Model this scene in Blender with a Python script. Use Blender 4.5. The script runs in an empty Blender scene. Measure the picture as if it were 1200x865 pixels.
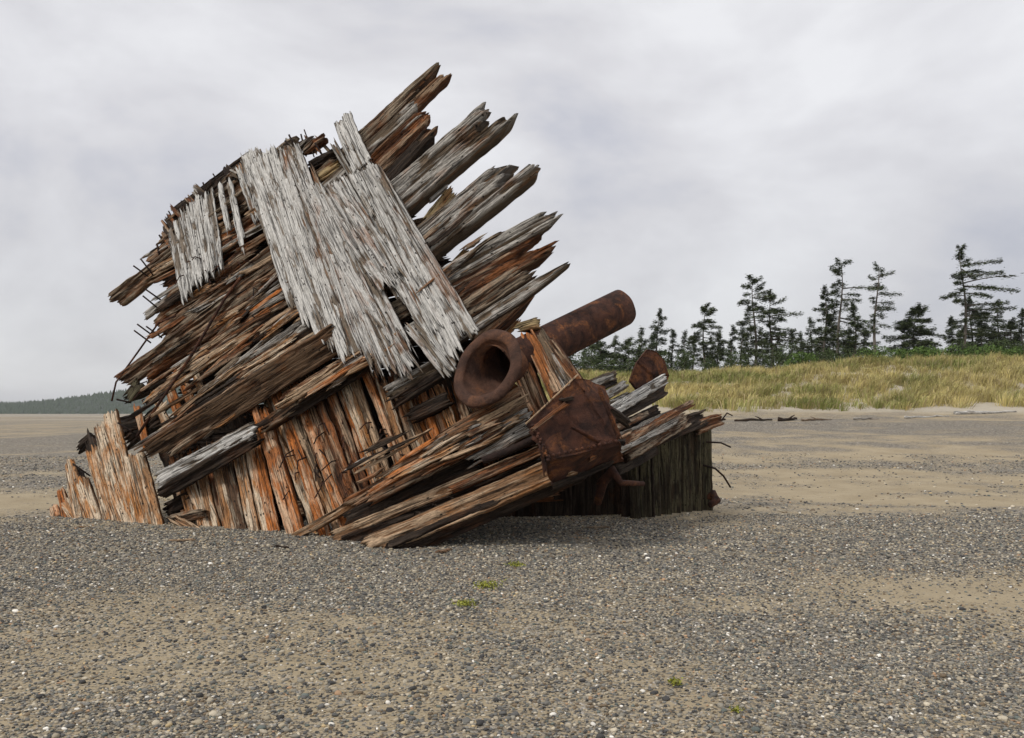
import bpy, math, random
import numpy as np
from mathutils import Vector, Matrix

# ------------------------------------------------------------------ camera, world, sun, exposure
S = bpy.context.scene
C = S.collection
CAMZ, HOR, F = 1.6, 484.0, 1000.0            # camera height; horizon row and focal length in photo pixels
cd = bpy.data.cameras.new('camera'); cam = bpy.data.objects.new('camera', cd); C.objects.link(cam)
cam.location = (0, 0, CAMZ); cam.rotation_euler = (math.radians(90), 0, 0)
cd.sensor_width = 36; cd.lens = 36 * F / 1200; cd.shift_y = (HOR - 432.5) / 1200
cd.clip_start = 0.05; cd.clip_end = 20000
S.camera = cam

SUN_EL, SUN_AZ = 50, -54                      # azimuth: degrees left of straight behind the camera is negative
W = bpy.data.worlds.new('World'); S.world = W; W.use_nodes = True
nt = W.node_tree; nt.nodes.clear()
def wn(t, **k):
    n = nt.nodes.new(t)
    for a, b in k.items(): setattr(n, a, b)
    return n
sx, sy = math.sin(math.radians(SUN_AZ)), -math.cos(math.radians(SUN_AZ))   # horizontal direction TOWARDS the sun
sky = wn('ShaderNodeTexSky', sky_type='NISHITA', sun_disc=False)
sky.sun_elevation = math.radians(SUN_EL); sky.sun_rotation = math.atan2(sx, sy)
tc = wn('ShaderNodeTexCoord'); mp = wn('ShaderNodeMapping'); mp.inputs['Scale'].default_value = (1.0, 1.0, 1.9)
mp.inputs['Location'].default_value = (1.9, 0.7, 0.5)
nz = wn('ShaderNodeTexNoise'); nz.inputs['Scale'].default_value = 2.4; nz.inputs['Detail'].default_value = 7; nz.inputs['Roughness'].default_value = 0.54; nz.inputs['Distortion'].default_value = 0.25
cr = wn('ShaderNodeValToRGB')
e = cr.color_ramp.elements
e[0].position = 0.33; e[0].color = (3.9, 4.0, 4.55, 1)
e[1].position = 0.62; e[1].color = (6.6, 6.6, 6.75, 1)
m1 = e.new(0.47); m1.color = (5.4, 5.35, 5.55, 1)
sep = wn('ShaderNodeSeparateXYZ')
lo = wn('ShaderNodeMapRange'); lo.inputs['From Min'].default_value = 0.0; lo.inputs['From Max'].default_value = 0.30
lo.inputs['To Min'].default_value = 0.84; lo.inputs['To Max'].default_value = 1.06
tint = wn('ShaderNodeMix', data_type='RGBA', blend_type='MULTIPLY'); tint.inputs[0].default_value = 1
mix = wn('ShaderNodeMix', data_type='RGBA'); mix.inputs[0].default_value = 0.93
bg = wn('ShaderNodeBackground'); bg.inputs['Strength'].default_value = 0.1
out = wn('ShaderNodeOutputWorld')
L = nt.links.new
L(tc.outputs['Generated'], mp.inputs['Vector']); L(mp.outputs[0], nz.inputs['Vector']); 
zz = wn('ShaderNodeMath', operation='MULTIPLY_ADD'); zz.inputs[1].default_value = .30
xx = wn('ShaderNodeMath', operation='MULTIPLY_ADD'); xx.inputs[1].default_value = .08; xx.inputs[2].default_value = -.055
sep0 = wn('ShaderNodeSeparateXYZ'); L(tc.outputs['Generated'], sep0.inputs[0]); L(sep0.outputs['X'], xx.inputs[0])
ad = wn('ShaderNodeMath', operation='ADD'); L(sep0.outputs['Z'], zz.inputs[0]); L(xx.outputs[0], zz.inputs[2]); L(zz.outputs[0], ad.inputs[0]); L(nz.outputs['Fac'], ad.inputs[1]); L(ad.outputs[0], cr.inputs[0])
L(tc.outputs['Generated'], sep.inputs[0]); L(sep.outputs['Z'], lo.inputs['Value'])
L(cr.outputs[0], tint.inputs[6]); L(lo.outputs[0], tint.inputs[7])
L(sky.outputs[0], mix.inputs[6]); L(tint.outputs[2], mix.inputs[7]); L(mix.outputs[2], bg.inputs[0]); L(bg.outputs[0], out.inputs[0])

sl = bpy.data.lights.new('sun', 'SUN'); sun = bpy.data.objects.new('sun', sl); C.objects.link(sun)
sl.energy = 1.5; sl.angle = math.radians(11); sl.color = (1, 0.965, 0.91)
ce = math.cos(math.radians(SUN_EL))
sun.rotation_euler = Vector((sx * ce, sy * ce, math.sin(math.radians(SUN_EL)))).to_track_quat('Z', 'Y').to_euler()

vs = S.view_settings; vs.view_transform = 'Standard'; vs.look = 'None'; vs.exposure = 0.36; vs.gamma = 1; vs.use_curve_mapping = False

# ------------------------------------------------------------------ helpers
def hsh(ix, iy, seed):
    h = (ix.astype(np.int64) * 374761393 + iy.astype(np.int64) * 668265263 + int(seed) * 974634777) & 0xffffffff
    h = ((h ^ (h >> 13)) * 1274126177) & 0xffffffff
    h = ((h ^ (h >> 16)) * 2246822519) & 0xffffffff
    return ((h ^ (h >> 15)) & 0xffffff) / float(0xffffff)
def vn(x, y, seed=0):                          # value noise, 0..1
    x = np.asarray(x, float); y = np.asarray(y, float)
    x, y = np.broadcast_arrays(x, y)
    ix, iy = np.floor(x), np.floor(y); fx, fy = x - ix, y - iy
    fx = fx * fx * (3 - 2 * fx); fy = fy * fy * (3 - 2 * fy)
    a, b = hsh(ix, iy, seed), hsh(ix + 1, iy, seed); c, d = hsh(ix, iy + 1, seed), hsh(ix + 1, iy + 1, seed)
    return (a * (1 - fx) + b * fx) * (1 - fy) + (c * (1 - fx) + d * fx) * fy
def fbm(x, y, seed=0, o=4):
    s, a, t = 0, 1.0, 0
    for i in range(o):
        s = s + a * vn(np.asarray(x) * 2 ** i, np.asarray(y) * 2 ** i, seed + i * 17); t += a; a *= .5
    return s / t
def sst(a, b, x):
    t = np.clip((np.asarray(x, float) - a) / (b - a), 0, 1); return t * t * (3 - 2 * t)

def P3(px, py, Y):                             # the point Y metres in front of the camera that the photo shows at (px, py)
    return Vector(((px - 600) / F * Y, Y, CAMZ + (HOR - py) / F * Y))

def build(name, V, faces, mat=None, parent=None, attrs=None, smooth=False, mats=None):
    """faces: list of int arrays (n,3) or (n,4)"""
    me = bpy.data.meshes.new(name)
    V = np.asarray(V, dtype=np.float32)
    faces = [np.asarray(f, dtype=np.int32) for f in faces if len(f)]
    me.vertices.add(len(V)); me.vertices.foreach_set('co', V.ravel())
    li = np.concatenate([f.ravel() for f in faces]); tot = np.concatenate([np.full(len(f), f.shape[1], np.int32) for f in faces])
    st = np.concatenate([[0], np.cumsum(tot)[:-1]]).astype(np.int32)
    me.loops.add(len(li)); me.loops.foreach_set('vertex_index', li)
    me.polygons.add(len(tot)); me.polygons.foreach_set('loop_start', st); me.polygons.foreach_set('loop_total', tot)
    if attrs:
        for k, (ty, arr) in attrs.items():
            a = me.attributes.new(k, ty, 'POINT')
            a.data.foreach_set('value' if ty == 'FLOAT' else ('color' if 'COLOR' in ty else 'vector'), np.asarray(arr, dtype=np.float32).ravel())
    if mat: me.materials.append(mat)
    if smooth: me.polygons.foreach_set('use_smooth', np.ones(len(tot), bool))
    me.update(calc_edges=True); me.validate()
    o = bpy.data.objects.new(name, me); C.objects.link(o)
    if parent: o.parent = parent
    return o
def tag(o, label=None, cat=None, group=None, kind=None):
    if label: o['label'] = label
    if cat: o['category'] = cat
    if group: o['group'] = group
    if kind: o['kind'] = kind
    return o
def empty(name, loc, label, cat, group=None):
    o = bpy.data.objects.new(name, None); C.objects.link(o); o.location = loc; o.empty_display_size = .2
    return tag(o, label, cat, group)
def local(o):                                  # parent at its base: world coordinates -> child coordinates
    return np.array(o.location)

# ------------------------------------------------------------------ materials
def newmat(name, rough=.9):
    m = bpy.data.materials.new(name); m.use_nodes = True
    n = m.node_tree; b = n.nodes['Principled BSDF']; b.inputs['Roughness'].default_value = rough
    b.inputs['Specular IOR Level'].default_value = .25
    return m, n, b
class NB:                                      # tiny node builder
    def __init__(s, n): s.n = n
    def node(s, t, ins=None, **k):
        x = s.n.nodes.new(t)
        for a, b in k.items(): setattr(x, a, b)
        for a, b in (ins or {}).items():
            if isinstance(b, bpy.types.NodeSocket): s.n.links.new(b, x.inputs[a])
            else: x.inputs[a].default_value = b
        return x
    def noise(s, vec, scale=1, detail=6, rough=.6, dist=0):
        return s.node('ShaderNodeTexNoise', {'Vector': vec, 'Scale': scale, 'Detail': detail, 'Roughness': rough, 'Distortion': dist}).outputs['Fac']
    def ramp(s, f, *st):
        r = s.node('ShaderNodeValToRGB', {0: f}); e = r.color_ramp.elements
        while len(e) < len(st): e.new(.5)
        for i, (p, c) in enumerate(st):
            e[i].position = p; e[i].color = (c[0], c[1], c[2], 1) if hasattr(c, '__len__') else (c, c, c, 1)
        return r.outputs[0]
    def mix(s, f, a, b, bt='MIX'):
        x = s.node('ShaderNodeMix', data_type='RGBA', blend_type=bt)
        for i, v in ((0, f), (6, a), (7, b)):
            if isinstance(v, bpy.types.NodeSocket): s.n.links.new(v, x.inputs[i])
            elif hasattr(v, '__len__'): x.inputs[i].default_value = (v[0], v[1], v[2], 1)
            else: x.inputs[i].default_value = v if i == 0 else (v, v, v, 1)
        return x.outputs[2]
    def math(s, op, a, b=0.0, clamp=False):
        return s.node('ShaderNodeMath', {0: a, 1: b}, operation=op, use_clamp=clamp).outputs[0]
    def scale(s, vec, sc, loc=(0, 0, 0)):
        return s.node('ShaderNodeMapping', {'Vector': vec, 'Scale': sc, 'Location': loc}).outputs[0]
    def rng(s, f, a, b, c=0, d=1):
        return s.node('ShaderNodeMapRange', {'Value': f, 'From Min': a, 'From Max': b, 'To Min': c, 'To Max': d}).outputs[0]

def wood(name, surf, under, stain, stain_amt=.5, wear=.5, gap=(.018, .013, .010), holes=.5, sk=.75, wavy=1.0):
    """surf: the weathered skin; under: the wood laid bare where it has worn; stain: rust / iron stain"""
    m, n, b = newmat(name, .88); q = NB(n)
    at = q.node('ShaderNodeAttribute', attribute_name='wuv').outputs['Vector']
    ob = q.node('ShaderNodeObjectInfo').outputs['Random']
    off = q.node('ShaderNodeCombineXYZ', {0: q.math('MULTIPLY', ob, 37.), 1: q.math('MULTIPLY', ob, 91.), 2: 0.0}).outputs[0]
    sp = q.node('ShaderNodeSeparateXYZ', {0: at}); ero = sp.outputs['Z']
    flat = q.node('ShaderNodeCombineXYZ', {0: sp.outputs['X'], 1: sp.outputs['Y'], 2: 0.0}).outputs[0]
    v = q.node('ShaderNodeVectorMath', {0: flat, 1: off}, operation='ADD').outputs[0]
    fine = q.noise(q.scale(v, (85, 6, 1)), 1, 6, .72)
    speck = q.noise(q.scale(v, (48, 16, 1)), 1, 5, .75)
    mid = q.noise(q.scale(v, (34, 2.2, 1)), 1, 6, .62, .4)
    patch = q.noise(q.scale(v, (9, 1.7, 1)), 1, 6, .6, .6)
    blot = q.noise(q.scale(v, (5, 1.3, 3)), 1, 5, .6, .8)
    crack = q.noise(q.scale(v, (46, .9, 1)), 1, 3, .5, .3)
    crack2 = q.noise(q.scale(v, (17, .5, 4)), 1, 2, .5, .2)
    # how far this spot has worn
    k = q.math('ADD', q.math('MULTIPLY', ero, 1.0), q.math('ADD', q.math('MULTIPLY', patch, .8), q.math('ADD', q.math('MULTIPLY', mid, 1.3), q.math('MULTIPLY', speck, .7))))
    worn = q.rng(k, 2.24 - wear, 2.46 - wear)
    s2 = tuple(c * .72 for c in surf); u2 = tuple(c * .5 for c in under)
    cs = q.mix(fine, s2, tuple(min(1, c * 1.22) for c in surf))
    cu = q.mix(q.rng(mid, .3, .7), u2, tuple(c * 1.35 for c in under))
    col = q.mix(worn, cs, cu)
    stf = q.math('MULTIPLY', q.rng(blot, .62 - .25 * stain_amt, .74 - .2 * stain_amt), q.rng(mid, .3, .55, .25, 1))
    st2 = q.mix(fine, tuple(c * .55 for c in stain), tuple(c * 1.25 for c in stain))
    col = q.mix(q.math('MULTIPLY', stf, min(1, .35 + stain_amt)), col, st2)
    col = q.mix(q.rng(fine, .36, .62), q.mix(1.0, col, .56, 'MULTIPLY'), col)
    col = q.mix(q.rng(speck, .38, .50, sk, 0), col, q.mix(1.0, col, .38, 'MULTIPLY'))
    ck = q.math('MAXIMUM', q.rng(crack, .35, .40, 1, 0), q.rng(q.math('ABSOLUTE', q.math('SUBTRACT', crack2, .5)), .006, .018, .9, 0))
    col = q.mix(q.math('MULTIPLY', ck, .8), col, gap)
    vo = q.node('ShaderNodeTexVoronoi', {'Vector': q.scale(v, (17, 9, 1)), 'Scale': 1.0, 'Randomness': 1.0})
    sel = q.node('ShaderNodeSeparateColor', {0: vo.outputs['Color']}).outputs[0]
    hole = q.math('MULTIPLY', q.rng(vo.outputs['Distance'], .13, .19, 1, 0), q.math('LESS_THAN', sel, holes * .8))
    col = q.mix(q.math('MULTIPLY', hole, .9), col, gap)
    h = q.math('ADD', q.math('MULTIPLY', fine, .35), q.math('MULTIPLY', mid, 1.0))
    h = q.math('SUBTRACT', q.math('SUBTRACT', h, q.math('MULTIPLY', ck, .7)), q.math('MULTIPLY', hole, .8))
    h = q.math('SUBTRACT', h, q.math('MULTIPLY', worn, .4))
    bp = q.node('ShaderNodeBump', {'Height': h, 'Strength': .95, 'Distance': .022})
    n.links.new(col, b.inputs['Base Color']); n.links.new(bp.outputs[0], b.inputs['Normal'])
    return m
M = {}
M['white'] = wood('weathered_white_wood', (.75, .72, .665), (.28, .225, .17), (.25, .10, .04), .12, .30, holes=.8, sk=.35)
M['worn'] = wood('worn_white_wood', (.66, .63, .58), (.27, .215, .16), (.34, .14, .05), .4, .5, holes=.6, sk=.5)
M['grey'] = wood('silver_grey_wood', (.54, .50, .44), (.20, .145, .095), (.34, .15, .06), .4, .5)
M['brown'] = wood('brown_wood', (.43, .335, .235), (.15, .085, .048), (.34, .135, .05), .5, .6)
M['rust'] = wood('rust_stained_wood', (.48, .33, .21), (.155, .068, .034), (.40, .145, .048), .7, .6)
M['orange'] = wood('tan_orange_wood', (.85, .66, .47), (.50, .28, .14), (.64, .27, .08), .62, .5, holes=.6)
M['inner'] = wood('orange_inner_wood', (.78, .53, .34), (.44, .17, .06), (.68, .22, .05), .95, .5, holes=.4)
M['tan'] = wood('pale_brown_wood', (.60, .42, .265), (.33, .185, .095), (.48, .20, .06), .45, .35, holes=.25)
M['green'] = wood('green_stained_wood', (.15, .13, .075), (.07, .055, .034), (.11, .065, .035), .3, .5)
M['beam'] = wood('dark_brown_beam_wood', (.21, .13, .075), (.09, .05, .027), (.25, .10, .035), .4, .45, sk=.4)
M['dark'] = wood('dark_wood_and_shade', (.075, .052, .036), (.035, .022, .014), (.11, .045, .018), .4, .6)  # dark wood; also puts the shade behind gaps and under beams into the colour
M['bark'] = wood('yellow_wood', (.50, .37, .19), (.30, .17, .06), (.4, .16, .05), .4, .4)

def rustmat(name, a=(.045, .022, .016), b_=(.13, .05, .028), c=(.30, .11, .035), k=.5, sc=1.0):
    m, n, b = newmat(name, .82); q = NB(n)
    v = q.node('ShaderNodeTexCoord').outputs['Object']
    n1 = q.noise(v, 5 * sc, 8, .65, .5); n2 = q.noise(v, 26 * sc, 6, .7); n3 = q.noise(v, 2.2 * sc, 5, .6, 1.)
    n4 = q.noise(v, 110 * sc, 3, .6)
    col = q.mix(q.rng(n1, .38, .62), a, b_)
    col = q.mix(q.math('MULTIPLY', q.rng(n3, .62 - .2 * k, .75 - .2 * k), q.rng(n2, .35, .6)), col, c)
    col = q.mix(q.rng(n4, .3, .7), q.mix(1., col, .6, 'MULTIPLY'), col)
    col = q.mix(q.math('MULTIPLY', q.rng(n2, .68, .76), .35), col, (.30, .26, .22))
    h = q.math('ADD', q.math('MULTIPLY', n2, .8), q.math('ADD', q.math('MULTIPLY', n4, .3), n1))
    bp = q.node('ShaderNodeBump', {'Height': h, 'Strength': .8, 'Distance': .03})
    n.links.new(col, b.inputs['Base Color']); n.links.new(bp.outputs[0], b.inputs['Normal'])
    b.inputs['Metallic'].default_value = .1
    return m
M['iron'] = rustmat('rusted_iron', (.065, .034, .024), (.15, .075, .048), (.26, .11, .05), .5)
M['pipe'] = rustmat('scaly_rusted_iron', (.04, .02, .015), (.115, .048, .03), (.33, .125, .045), .42, 1.5)
M['plate'] = rustmat('red_rusted_plate', (.04, .021, .017), (.135, .057, .036), (.33, .125, .045), .62)
M['bolt'] = rustmat('black_iron', (.02, .014, .012), (.045, .024, .018), (.11, .045, .02), .3)

# ------------------------------------------------------------------ ground
def crest(x):
    return 3.95 + 1.35 * sst(3, 45, x) + .2 * (vn(np.asarray(x) * .12, 3., 5) - .5) * 2
def ground_z(x, y):
    x = np.asarray(x, float); y = np.asarray(y, float)
    side = sst(-32, -8, x)
    beach = (1.38 * sst(14, 50, y) + .70 * sst(42, 53, y)) * sst(-34, -4, x)
    low = .5 * (fbm(x * .12, y * .5 + 7, 11, 2) - .5) * sst(18, 30, y) * .35
    y0 = 51.0 + 3.0 * (vn(x * .09, 0., 31) - .5) - .04 * x
    t = sst(0, 15, y - y0)
    dune = (crest(x) - 2.0) * t * side
    rough = (fbm(x * .22, y * .22, 3, 3) - .5) * 1.9 * t * side * (1 - .5 * t)
    near = .10 * (fbm(x * .35 + 9, y * .5, 21, 3) - .5) * (1 - sst(20, 40, y))
    mound = .06 * np.exp(-((x + 2.5) / 4.5) ** 2 - ((y - 10.3) / 1.6) ** 2)
    return beach + low + dune + rough + near + mound
def gravel(x, y):                              # share of gravel lying on the sand, 0..1
    x = np.asarray(x, float); y = np.asarray(y, float)
    n = fbm(x * .62 + .25 * y, y * .85, 41, 4); n2 = fbm(x * 2.2, y * 3.0, 43, 3)
    wob = y + .9 * (vn(x * .22, 0., 47) - .5) + .03 * x
    g = .80 - .0 * y
    def band(c, w, a): return a * np.exp(-((wob - c) / w) ** 2)
    g = g - 1.2 * np.exp(-((x - 4.2) / 1.2) ** 2 - ((y - 7.6) / .75) ** 2) + .35 * np.exp(-((x + 1) / 6) ** 2 - ((y - 9.5) / 1.2) ** 2)            # sand patch on the right
    g = g - .62 * np.exp(-((x + 2.2) / 1.7) ** 2 - ((y - 5.0) / 1.1) ** 2)               # thin patches on the left
    g = g - .65 * np.exp(-((x + 3.2) / 1.2) ** 2 - ((y - 7.1) / .7) ** 2)
    g = g - .40 * np.exp(-((x + 1.6) / 1.3) ** 2 - ((y - 6.6) / .5) ** 2)
    g = g - .08 * np.exp(-((x - 1.8) / 1.6) ** 2 - ((y - 7.0) / .5) ** 2)
    g = g - sst(12.6, 14.2, wob) * .80                                                  # sand beyond the wreck
    g = g + band(22.5, 1.6, .75) + band(18.4, .5, .30) + band(30, 4.0, .5) + band(36, 5, .5) + band(40, 5, .9) + band(14.9, .25, .3)
    g = g + .5 * sst(-5, -8, x) * sst(17, 19, y)
    g = g + (n - .5) * (1.1 + 1.2 * sst(11, 14, y)) + (n2 - .5) * .8
    pt = np.exp(-((x - 4.35) / 1.25) ** 4 - ((y - 7.65) / .75) ** 2)
    g = np.maximum(g, .26 * (1 - sst(10, 12, y))) * (1 - .85 * np.clip(pt * (1.5 * n + .3), 0, 1)) - .3 * np.clip((n2 - .5) * 2, 0, 1) * np.exp(-((x + 1.5) / 3) ** 2 - ((y - 5.2) / 1.2) ** 2)
    g = g * (1 - sst(46, 50, y) * sst(-30, -5, x))
    return np.clip(g, 0, 1)

def seg(*parts):
    r = []
    for a, b, s in parts: r += list(np.arange(a, b, s))
    return np.array(r + [parts[-1][1]])
ys = np.concatenate([[-400, -120, -40, -15], seg((-6, 3, 1), (3, 17, .12), (17, 45, .45), (45, 100, .6)), np.geomspace(104, 3600, 40)])
xs_ = seg((0, 9, .12), (9, 16, .3), (16, 95, .9)); xg = np.geomspace(100, 3600, 30)
xs = np.concatenate([-xg[::-1], -xs_[::-1][:-1], xs_, xg])
GX, GY = np.meshgrid(xs, ys); GZ = ground_z(GX, GY)
GR = gravel(GX, GY)
nx, ny = len(xs), len(ys)
idx = np.arange(nx * ny).reshape(ny, nx)
quads = np.stack([idx[:-1, :-1], idx[:-1, 1:], idx[1:, 1:], idx[1:, :-1]], -1).reshape(-1, 4)
m, n, b = newmat('beach_sand_and_gravel', .95); q = NB(n)
pos = q.node('ShaderNodeNewGeometry').outputs['Position']
ga = q.node('ShaderNodeAttribute', attribute_name='gravel').outputs['Fac']
gd = q.node('ShaderNodeAttribute', attribute_name='dune').outputs['Fac']
v1 = q.node('ShaderNodeTexVoronoi', {'Vector': q.scale(pos, (1, 1, .3)), 'Scale': 62.0})
v2 = q.node('ShaderNodeTexVoronoi', {'Vector': q.scale(pos, (1, .55, .3)), 'Scale': 19.0})
r1 = q.node('ShaderNodeSeparateColor', {0: v1.outputs['Color']}); r2 = q.node('ShaderNodeSeparateColor', {0: v2.outputs['Color']})
st = lambda r: q.ramp(r, (0, (.05, .046, .04)), (.28, (.14, .128, .108)), (.58, (.26, .23, .18)), (.84, (.39, .34, .265)), (1, (.70, .67, .62)))
c1 = st(r1.outputs[0]); c2 = st(r2.outputs[1])
g_near = q.mix(1., q.mix(.3, c1, c2), (.84, .82, .80), 'MULTIPLY')
ns = q.noise(pos, 1.3, 6, .6); nf = q.noise(pos, 240, 3, .6); nm = q.noise(q.scale(pos, (1, 2.2, 1)), 9, 6, .65)
sand = q.mix(q.rng(ns, .3, .7), (.33, .262, .165), (.44, .36, .24))
sand = q.mix(q.rng(nf, .3, .7), q.mix(1., sand, .72, 'MULTIPLY'), sand)
pale = q.mix(ns, (.36, .31, .23), (.46, .41, .33))
sand = q.mix(gd, sand, pale)
# scattered stones even on the sand, more where the gravel share is high
thr = q.math('ADD', q.math('MULTIPLY', ga, 1.1), q.math('MULTIPLY', q.math('SUBTRACT', nm, .5), .9))
mask = q.rng(q.math('SUBTRACT', thr, r1.outputs[1]), -.04, .04)
col = q.mix(mask, sand, g_near)
h = q.math('ADD', q.math('MULTIPLY', q.rng(v1.outputs['Distance'], 0, .6, 1, 0), q.math('MULTIPLY', mask, 1.0)), q.math('MULTIPLY', nf, .15))
bp = q.node('ShaderNodeBump', {'Height': h, 'Strength': .9, 'Distance': .012})
bp2 = q.node('ShaderNodeBump', {'Height': nm, 'Strength': .35, 'Distance': .08, 'Normal': bp.outputs[0]})
n.links.new(col, b.inputs['Base Color']); n.links.new(bp2.outputs[0], b.inputs['Normal'])
M['ground'] = m
dunef = sst(45.5, 48.5, GY + .8 * (vn(GX * .15, 0., 9) - .5)) * sst(-30, -10, GX)
far_stripe = (vn(GX * .004, GY * .02, 77) > .55) * (GY > 120) * .9
gro = build('ground', np.stack([GX, GY, GZ], -1).reshape(-1, 3), [quads], M['ground'], smooth=True,
            attrs={'gravel': ('FLOAT', GR.ravel()), 'dune': ('FLOAT', np.maximum(dunef, far_stripe).ravel())})
tag(gro, kind='structure')

# pebbles: points + one geometry-nodes object (nobody could count them)
rs = np.random.RandomState(4)
def scatter_pebbles():
    pts = []; sc = []
    def band(y0, y1, dens, smin, smax, powr):
        # uniform in the wedge the photo sees, with a margin at each side
        wid = lambda y: .66 * y + 6.5
        area = 2 * wid(y1) * (y1 - y0)
        k = int(area * dens)
        y = y0 + (y1 - y0) * rs.rand(k); keep = rs.rand(len(y)) < wid(y) / wid(y1)
        y = y[keep]; x = (rs.rand(len(y)) * 2 - 1) * wid(y)
        g = gravel(x, y)
        pe = np.clip(g * 1.2, .08, 1)
        kp = rs.rand(len(y)) < pe * (1 - .55 * sst(0, 2, np.abs(x) - .64 * y - .8) - .45 * sst(3.2, 5.7, np.abs(x) - .66 * y))
        x, y = x[kp], y[kp]
        s = smin + (smax - smin) * rs.rand(len(x)) ** powr
        pts.append(np.stack([x, y], -1)); sc.append(s)
    band(3.4, 6.0, 2500, .0055, .012, 1.6)
    band(6.0, 9.0, 1300, .008, .014, 1.5)
    band(9.0, 13.5, 520, .010, .017, 1.5)
    band(3.4, 12.0, 45, .012, .023, 2.5)
    band(13.5, 26, 60, .014, .028, 1.6)
    p = np.concatenate(pts); s = np.concatenate(sc)
    # bigger cobbles in the lower left
    k = 900; x = rs.normal(-1.2, 1.1, k); y = rs.normal(5.2, .9, k); ok = (y > 3.4)
    p = np.concatenate([p, np.stack([x, y], -1)[ok]]); s = np.concatenate([s, (.011 + .011 * rs.rand(k) ** 2)[ok]])
    z = ground_z(p[:, 0], p[:, 1]) + s * .22
    V = np.column_stack([p, z]); N = len(V)
    a = (.75 + .6 * rs.rand(N)); scl = np.stack([s * a, s * (.75 + .5 * rs.rand(N)), s * (.5 + .35 * rs.rand(N))], -1)
    rot = np.stack([rs.normal(0, .22, N), rs.normal(0, .22, N), rs.rand(N) * 6.283], -1)
    t = rs.rand(N)
    pal = np.array([(.052, .05, .048), (.108, .104, .097), (.165, .157, .138), (.24, .218, .175), (.33, .28, .20), (.165, .122, .078), (.46, .40, .30), (.38, .24, .14), (.74, .70, .62), (.12, .135, .12), (.50, .38, .21)])
    pr = np.array([.12, .16, .18, .17, .14, .08, .10, .016, .014, .04, .008]); pr /= pr.sum()
    col = pal[rs.choice(len(pal), N, p=pr)] * (.92 + .48 * rs.rand(N))[:, None]
    me = bpy.data.meshes.new('pebbles'); me.vertices.add(N); me.vertices.foreach_set('co', V.astype(np.float32).ravel())
    for nm_, arr in (('pscale', scl), ('prot', rot), ('pcol', col)):
        at = me.attributes.new(nm_, 'FLOAT_VECTOR', 'POINT'); at.data.foreach_set('vector', arr.astype(np.float32).ravel())
    o = bpy.data.objects.new('pebbles', me); C.objects.link(o)
    m, n, b = newmat('pebble_stone', .7); q = NB(n)
    pc = q.node('ShaderNodeAttribute', attribute_name='pcol', attribute_type='INSTANCER').outputs['Color']
    tcn = q.node('ShaderNodeTexCoord').outputs['Object']
    nn = q.noise(tcn, 2.5, 4, .6)
    n.links.new(q.mix(q.rng(nn, .3, .7), q.mix(1., pc, .72, 'MULTIPLY'), pc), b.inputs['Base Color'])
    me.materials.append(m)
    ng = bpy.data.node_groups.new('pebble_scatter', 'GeometryNodeTree')
    ng.interface.new_socket('Geometry', in_out='INPUT', socket_type='NodeSocketGeometry')
    ng.interface.new_socket('Geometry', in_out='OUTPUT', socket_type='NodeSocketGeometry')
    g = lambda t, **k: (lambda x: ([setattr(x, a, b_) for a, b_ in k.items()], x)[1])(ng.nodes.new(t))
    gi, go = g('NodeGroupInput'), g('NodeGroupOutput')
    ico = g('GeometryNodeMeshIcoSphere'); ico.inputs['Radius'].default_value = 1; ico.inputs['Subdivisions'].default_value = 2
    sp = g('GeometryNodeSetPosition'); nzn = g('ShaderNodeTexNoise'); nzn.inputs['Scale'].default_value = .9
    sub = g('ShaderNodeVectorMath', operation='SUBTRACT'); sub.inputs[1].default_value = (.5, .5, .5)
    mul = g('ShaderNodeVectorMath', operation='SCALE'); mul.inputs['Scale'].default_value = .9
    sm = g('GeometryNodeSetShadeSmooth'); mt = g('GeometryNodeSetMaterial'); mt.inputs['Material'].default_value = m
    iop = g('GeometryNodeInstanceOnPoints')
    def na(nm_):
        x = g('GeometryNodeInputNamedAttribute', data_type='FLOAT_VECTOR'); x.inputs['Name'].default_value = nm_; return x
    a1, a2, a3 = na('pscale'), na('prot'), na('pcol')
    LL = ng.links.new
    LL(ico.outputs['Mesh'], sp.inputs['Geometry']); LL(nzn.outputs['Color'], sub.inputs[0]); LL(sub.outputs[0], mul.inputs[0]); LL(mul.outputs[0], sp.inputs['Offset'])
    LL(sp.outputs[0], sm.inputs[0]); LL(sm.outputs[0], mt.inputs[0]); LL(mt.outputs[0], iop.inputs['Instance'])
    LL(gi.outputs[0], iop.inputs['Points']); LL(a1.outputs[0], iop.inputs['Scale']); LL(a2.outputs[0], iop.inputs['Rotation'])
    LL(iop.outputs[0], go.inputs[0])
    md = o.modifiers.new('scatter', 'NODES'); md.node_group = ng
    tag(o, 'grey and tan pebbles lying thickly over the sand of the beach', 'gravel', kind='stuff')
scatter_pebbles()

# ------------------------------------------------------------------ far hills and their wood (left)
hx = np.linspace(-1900, 900, 140); hy = np.linspace(1500, 2300, 24)
HX, HY = np.meshgrid(hx, hy)
ridge = 18 + 30 * sst(-1050, -720, HX) + 6 * (vn(HX * .004, 0., 61) - .5) - 8 * sst(-300, 400, HX)
HZ = ridge * sst(1500, 1800, HY) * (1 - sst(2100, 2300, HY) * .4) - 1
hi = np.arange(HX.size).reshape(HX.shape)
hq = np.stack([hi[:-1, :-1], hi[:-1, 1:], hi[1:, 1:], hi[1:, :-1]], -1).reshape(-1, 4)
m, n, b = newmat('hill_slope'); q = NB(n)
n.links.new(q.mix(q.noise(q.node('ShaderNodeNewGeometry').outputs['Position'], .01, 5), (.03, .04, .03), (.06, .07, .05)), b.inputs['Base Color'])
tag(build('hills', np.stack([HX, HY, HZ], -1).reshape(-1, 3), [hq], m, smooth=True), kind='structure')
m, n, b = newmat('far_conifer_foliage'); q = NB(n)
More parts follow.
